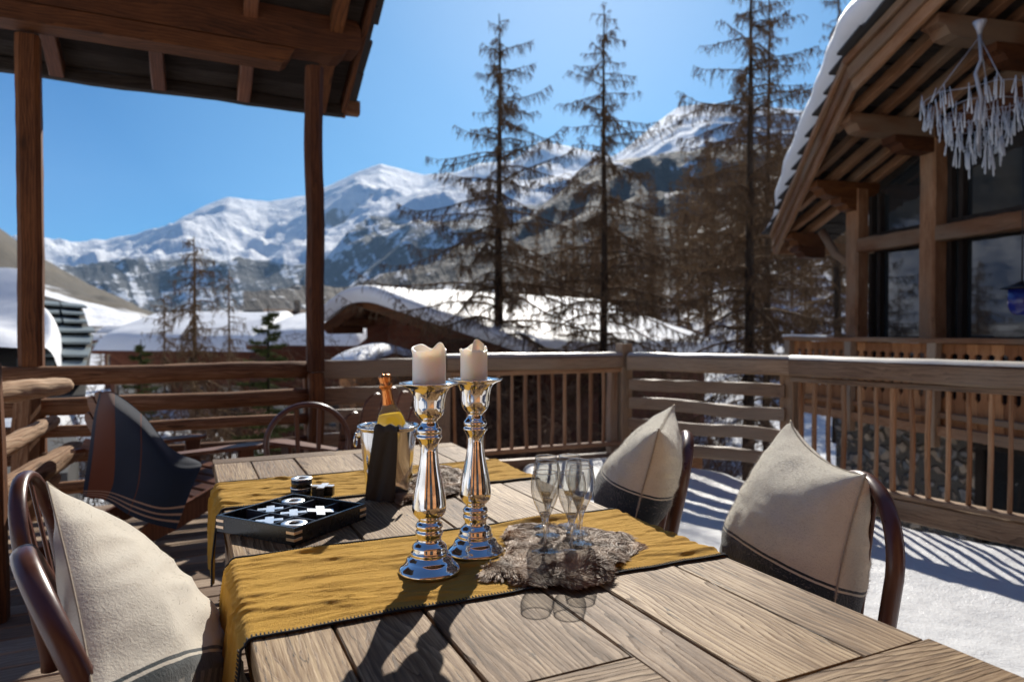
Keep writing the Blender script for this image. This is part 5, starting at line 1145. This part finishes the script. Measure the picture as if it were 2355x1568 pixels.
# ------------------------------------------------------------------ cushions
def cushion(label,TN,TF,BN,BF,th,m,seed,fuzz=0,pull=.10,wr=.006,sag=.16,pe=.40):
    TN,TF,BN,BF=map(Vector,(TN,TF,BN,BF)); c=(TN+TF+BN+BF)/4; nrm=(TF-TN).cross(BN-TN).normalized(); N=54
    def P_(u,v,side):
        s,t=2*u-1,2*v-1      # s: near(-1)..far(+1), t: bottom(-1)..top(1)
        s2=s*(1-pull*(1-t*t)); t2=t*(1-(sag if t>0 else pull)*(1-s*s)**.8)
        a=(s2+1)/2; q=(t2+1)/2
        p=BN.lerp(BF,a).lerp(TN.lerp(TF,a),q)
        k=max(0,(1-s*s))*max(0,(1-t*t)); prf=k**pe*(1-.18*t)
        w=wr*(fb(s*1.3,t*1.3,seed+side,2)*1.5)
        for i in range(3):    # pleats radiating from the corners
            pass
        cr=max(0,abs(s)*abs(t)-.25); w+=wr*1.1*cr*math.sin(14*(s*t)+seed)
        w+=wr*.8*(1-abs(noise.noise(Vector((s*1.2+t*1.,t*3.4-s,seed+side*3))))*3)*k**.3
        return p+nrm*side*(th*.5*prf+w*min(1,k*8))
    t=thing('cushion',label,'cushion',(c.x,c.y,min(TN.z,TF.z,BN.z,BF.z)))
    b=MB(); b.grid(N,N,lambda u,v:P_(u,v,1)); b.grid(N,N,lambda u,v:P_(u,v,-1),flip=True); b.build('cover',m,t)
    b=MB(); ring=[P_(0,k/N,1) for k in range(N)]+[P_(k/N,1,1) for k in range(N)]+[P_(1,1-k/N,1) for k in range(N)]+[P_(1-k/N,0,1) for k in range(N)]
    b.tube(ring,[.0022]*len(ring),5,closed=True); b.build('seam',M['seam'],t)
    if fuzz:
        r=random.Random(seed); V=[];F=[]
        for i in range(fuzz):
            u,v=r.random(),r.uniform(.3,1); sd_=1 if r.random()<.5 else -1; p=P_(u,v,sd_)
            if r.random()<.3: u=0 if r.random()<.5 else u; p=P_(u,v if u==0 else 1,1)
            d=(nrm*sd_+rv(r,.6)).normalized(); L=r.uniform(.003,.009)*(2.2 if r.random()<.05 else 1); q=p+d*L*.5; s_=q+(d+rv(r,.5)).normalized()*L*.5; w_=Vector((.00022,.0001,.0001)); n=len(V)
            V+= [p-w_,p+w_,q+w_,q-w_,s_]; F+= [(n,n+1,n+2,n+3),(n+3,n+2,n+4,n+4)]
        b=MB(); b.v=[tuple(x) for x in V]; b.f=[tuple(dict.fromkeys(f)) for f in F]; b.uv=[(0,0)]*sum(len(f) for f in b.f); b.sm=[False]*len(b.f); b.build('wool_fuzz',M['fuzz'],t)
    return t,P_
# right near cushion
cushion('large cream and black wool cushion on the nearest right chair',PD(1992,1090,1.74),PD(1818,966,2.20),PD(1905,1520,1.64),PD(1668,1360,2.14),.33,M['felt'],2,22000,pe=.45)
cushion('cream and black wool cushion on the farther right chair, its two corners pointing up',PD(1515,986,2.20),PD(1551,930,2.62),PD(1445,1265,2.13),PD(1382,1190,2.58),.25,M['felt2'],5,16000,pe=.45)
lc,LP=cushion('big cream linen cushion with a dark woven band and metal clasp at bottom left',PD(108,1108,1.42),PD(330,1240,1.80),PD(235,1760,1.06),PD(590,1600,1.62),.185,M['linencush'],9,1500,pull=.07,wr=.008,sag=.05,pe=.62)
for i in range(4):
    b=MB(); c=LP(.06,.36-.075*i,-1 if 0 else 1)+Vector((-.01,-.02,.0)); b.tube([c+Vector((.006*math.cos(a),0 if i%2 else .006*math.cos(a),.016*math.sin(a))) for a in np.linspace(0,2*PI,14,endpoint=False)],.0022,6,closed=True); b.build('clasp_ring',M['steel'],lc)
# ------------------------------------------------------------------ garden chairs (fan back, wide arms)
def fanchair(label,loc,rz,sc_=1.):
    # faces local +x
    t=thing('garden_chair',label,'garden chair',loc,rz,'wooden fan back garden chairs'); m=M['adiron']
    n=5
    for i in range(n):
        k=i-(n-1)/2; y0=k*.105; y1=k*.135; h=(.97,.93,.82)[int(abs(k))] ; w0=.09;w1=.115
        z0=.22; x0=-.12; x1=-.12-.42*(h-z0)
        dz=Vector((x1-x0,y1-y0,h-z0)); L=dz.length; dz.normalize(); sx_=Vector((0,1,0)); nx=sx_.cross(dz).normalized()
        pts=[]
        for s,w_ in ((-1,w0),): pts.append(Vector((x0,y0,z0))+sx_*w0/2*s)
        b=MB(); poly=[Vector((x0,y0,z0))-sx_*w0/2,Vector((x0,y0,z0))+sx_*w0/2]
        top=Vector((x1,y1,h))
        for a in np.linspace(0,PI,9):
            sk=.0 if k==0 else (.03*math.cos(a))*(-1 if k>0 else 1)
            poly.append(top-dz*(w1*.5)+sx_*(w1/2*math.cos(a))+dz*(w1*.5*math.sin(a)+sk))
        b.prism(poly,nx*.018); b.build('back_slat',m,t,local=True)
    for z,x,w_ in ((.30,-.155,.5),(.62,-.31,.66)):
        b=MB(); b.beam((x-.035,-w_/2,z),(x-.035,w_/2,z),.028,.075,up=(.4,0,1)); b.build('back_rail',m,t,local=True)
    for s in (-1,1):
        b=MB(); b.prism([Vector((-.42,s*.285,.58)),Vector((.42,s*.26,.56)),Vector((.47,s*.30,.56)),Vector((.46,s*.385,.56)),Vector((.38,s*.41,.56)),Vector((-.36,s*.345,.58)),Vector((-.43,s*.33,.58))],(0,0,.022)); b.build('arm',m,t,local=True)
        b=MB(); b.beam((.36,s*.30,.0),(.36,s*.30,.56),.03,.11,up=(1,0,0)); b.build('leg',m,t,local=True)
        b=MB(); b.prism([Vector((.42,s*.265,.40)),Vector((.42,s*.265,.29)),Vector((-.1,s*.265,.12)),Vector((-.62,s*.265,-.0)),Vector((-.68,s*.265,.05)),Vector((-.1,s*.265,.25)),Vector((.2,s*.265,.35))],(0,-s*.028,0)); b.build('side_board',m,t,local=True)
        b=MB(); b.beam((-.30,s*.30,.28),(-.30,s*.315,.58),.03,.06,up=(1,0,0)); b.build('arm_support',m,t,local=True)
    b=MB()
    for i in range(7): x=-.1+i*.082; b.beam((x,-.27,.245+i*.024-.0),(x,.27,.245+i*.024),.07,.018,up=(-.28,0,1))
    b.build('seat',m,t,local=True)
    return t
g=fanchair('wooden fan back garden chair under the dark blanket at the left rail',tuple(Vector((PD(212,905,4.0).x,PD(212,905,4.0).y,0))+Vector((math.cos(R_(32)),math.sin(R_(32)),0))*.46),R_(32))
f=fanchair('wooden fan back garden chair behind the far end of the table, by the ice bucket',(1.03,4.66,0),R_(112))
# blanket over the back of the left garden chair
cols=[ # px control grid: rows from the top ridge to the hem, columns from left edge to the right
 [((228,905),4.28),((262,903),4.22),((330,955),4.05),((392,1030),3.95),((452,1058),4.0)],
 [((215,960),4.12),((262,950),4.02),((330,990),3.90),((400,1060),3.88),((463,1066),3.95)],
 [((205,1040),4.0),((262,1030),3.92),((330,1050),3.86),((398,1085),3.84),((460,1080),3.9)],
 [((194,1110),3.95),((258,1108),3.90),((322,1120),3.85),((385,1135),3.83),((442,1120),3.87)],
 [((191,1142),3.93),((240,1150),3.89),((300,1185),3.84),((352,1205),3.82),((405,1217),3.85)]]
def cr(p,t):   # catmull-rom through a list
    n=len(p)-1; t=min(max(t,0),.99999)*n; i=int(t); f=t-i; g=lambda k:p[min(max(k,0),n)]
    a,b_,c,d=g(i-1),g(i),g(i+1),g(i+2); return .5*((2*b_)+(c-a)*f+(2*a-5*b_+4*c-d)*f*f+(3*b_-a-3*c+d)*f**3)
rows=[[PD(x,y,D-.28) for (x,y),D in r] for r in cols]
def bfn(u,v):
    p=cr([cr(r,u) for r in rows],v); k=.012*math.sin(u*11+v*2)*v+.01*nz(u*4,v*3,2); return p+Vector((0,-.9*k,.2*k))
b=MB(); b.grid(60,60,bfn)
bk2=[[PD(228,905,4.0),PD(262,903,3.94),PD(330,955,3.77),PD(392,1030,3.67),PD(452,1058,3.72)],[PD(224,930,4.5),PD(262,925,4.45),PD(340,985,4.4),PD(400,1050,4.35),PD(455,1075,4.2)],[PD(222,1000,4.45),PD(262,1000,4.42),PD(335,1030,4.38),PD(395,1080,4.3),PD(450,1090,4.15)]]
def bfn2(u,v): return cr([cr(r,u) for r in bk2],v)+Vector((0,0,.002))
b.grid(50,20,bfn2,lambda a,c:(a,.02+c*.05),flip=True)
props(b.build('blanket',M['blanket']),'dark navy blanket with a rust stripe draped over the back of the left garden chair','blanket')
# coloured handle thing on the bucket side

b=MB(); b.prism([(-8500,-2500,-30),(8500,-2500,-30),(8500,8500,-30),(-8500,8500,-30)],(0,0,1650))
t=NT('haze'); pv=t.n('VolumePrincipled'); pv.inputs['Density'].default_value=5.2e-5; pv.inputs['Color'].default_value=(.42,.68,1,1); pv.inputs['Anisotropy'].default_value=.2
t.t.links.new(pv.outputs[0],t.out.inputs['Volume']); t.t.nodes.remove(t.b); b.build('haze',t.m,at=(0,0,0),kind='stuff')
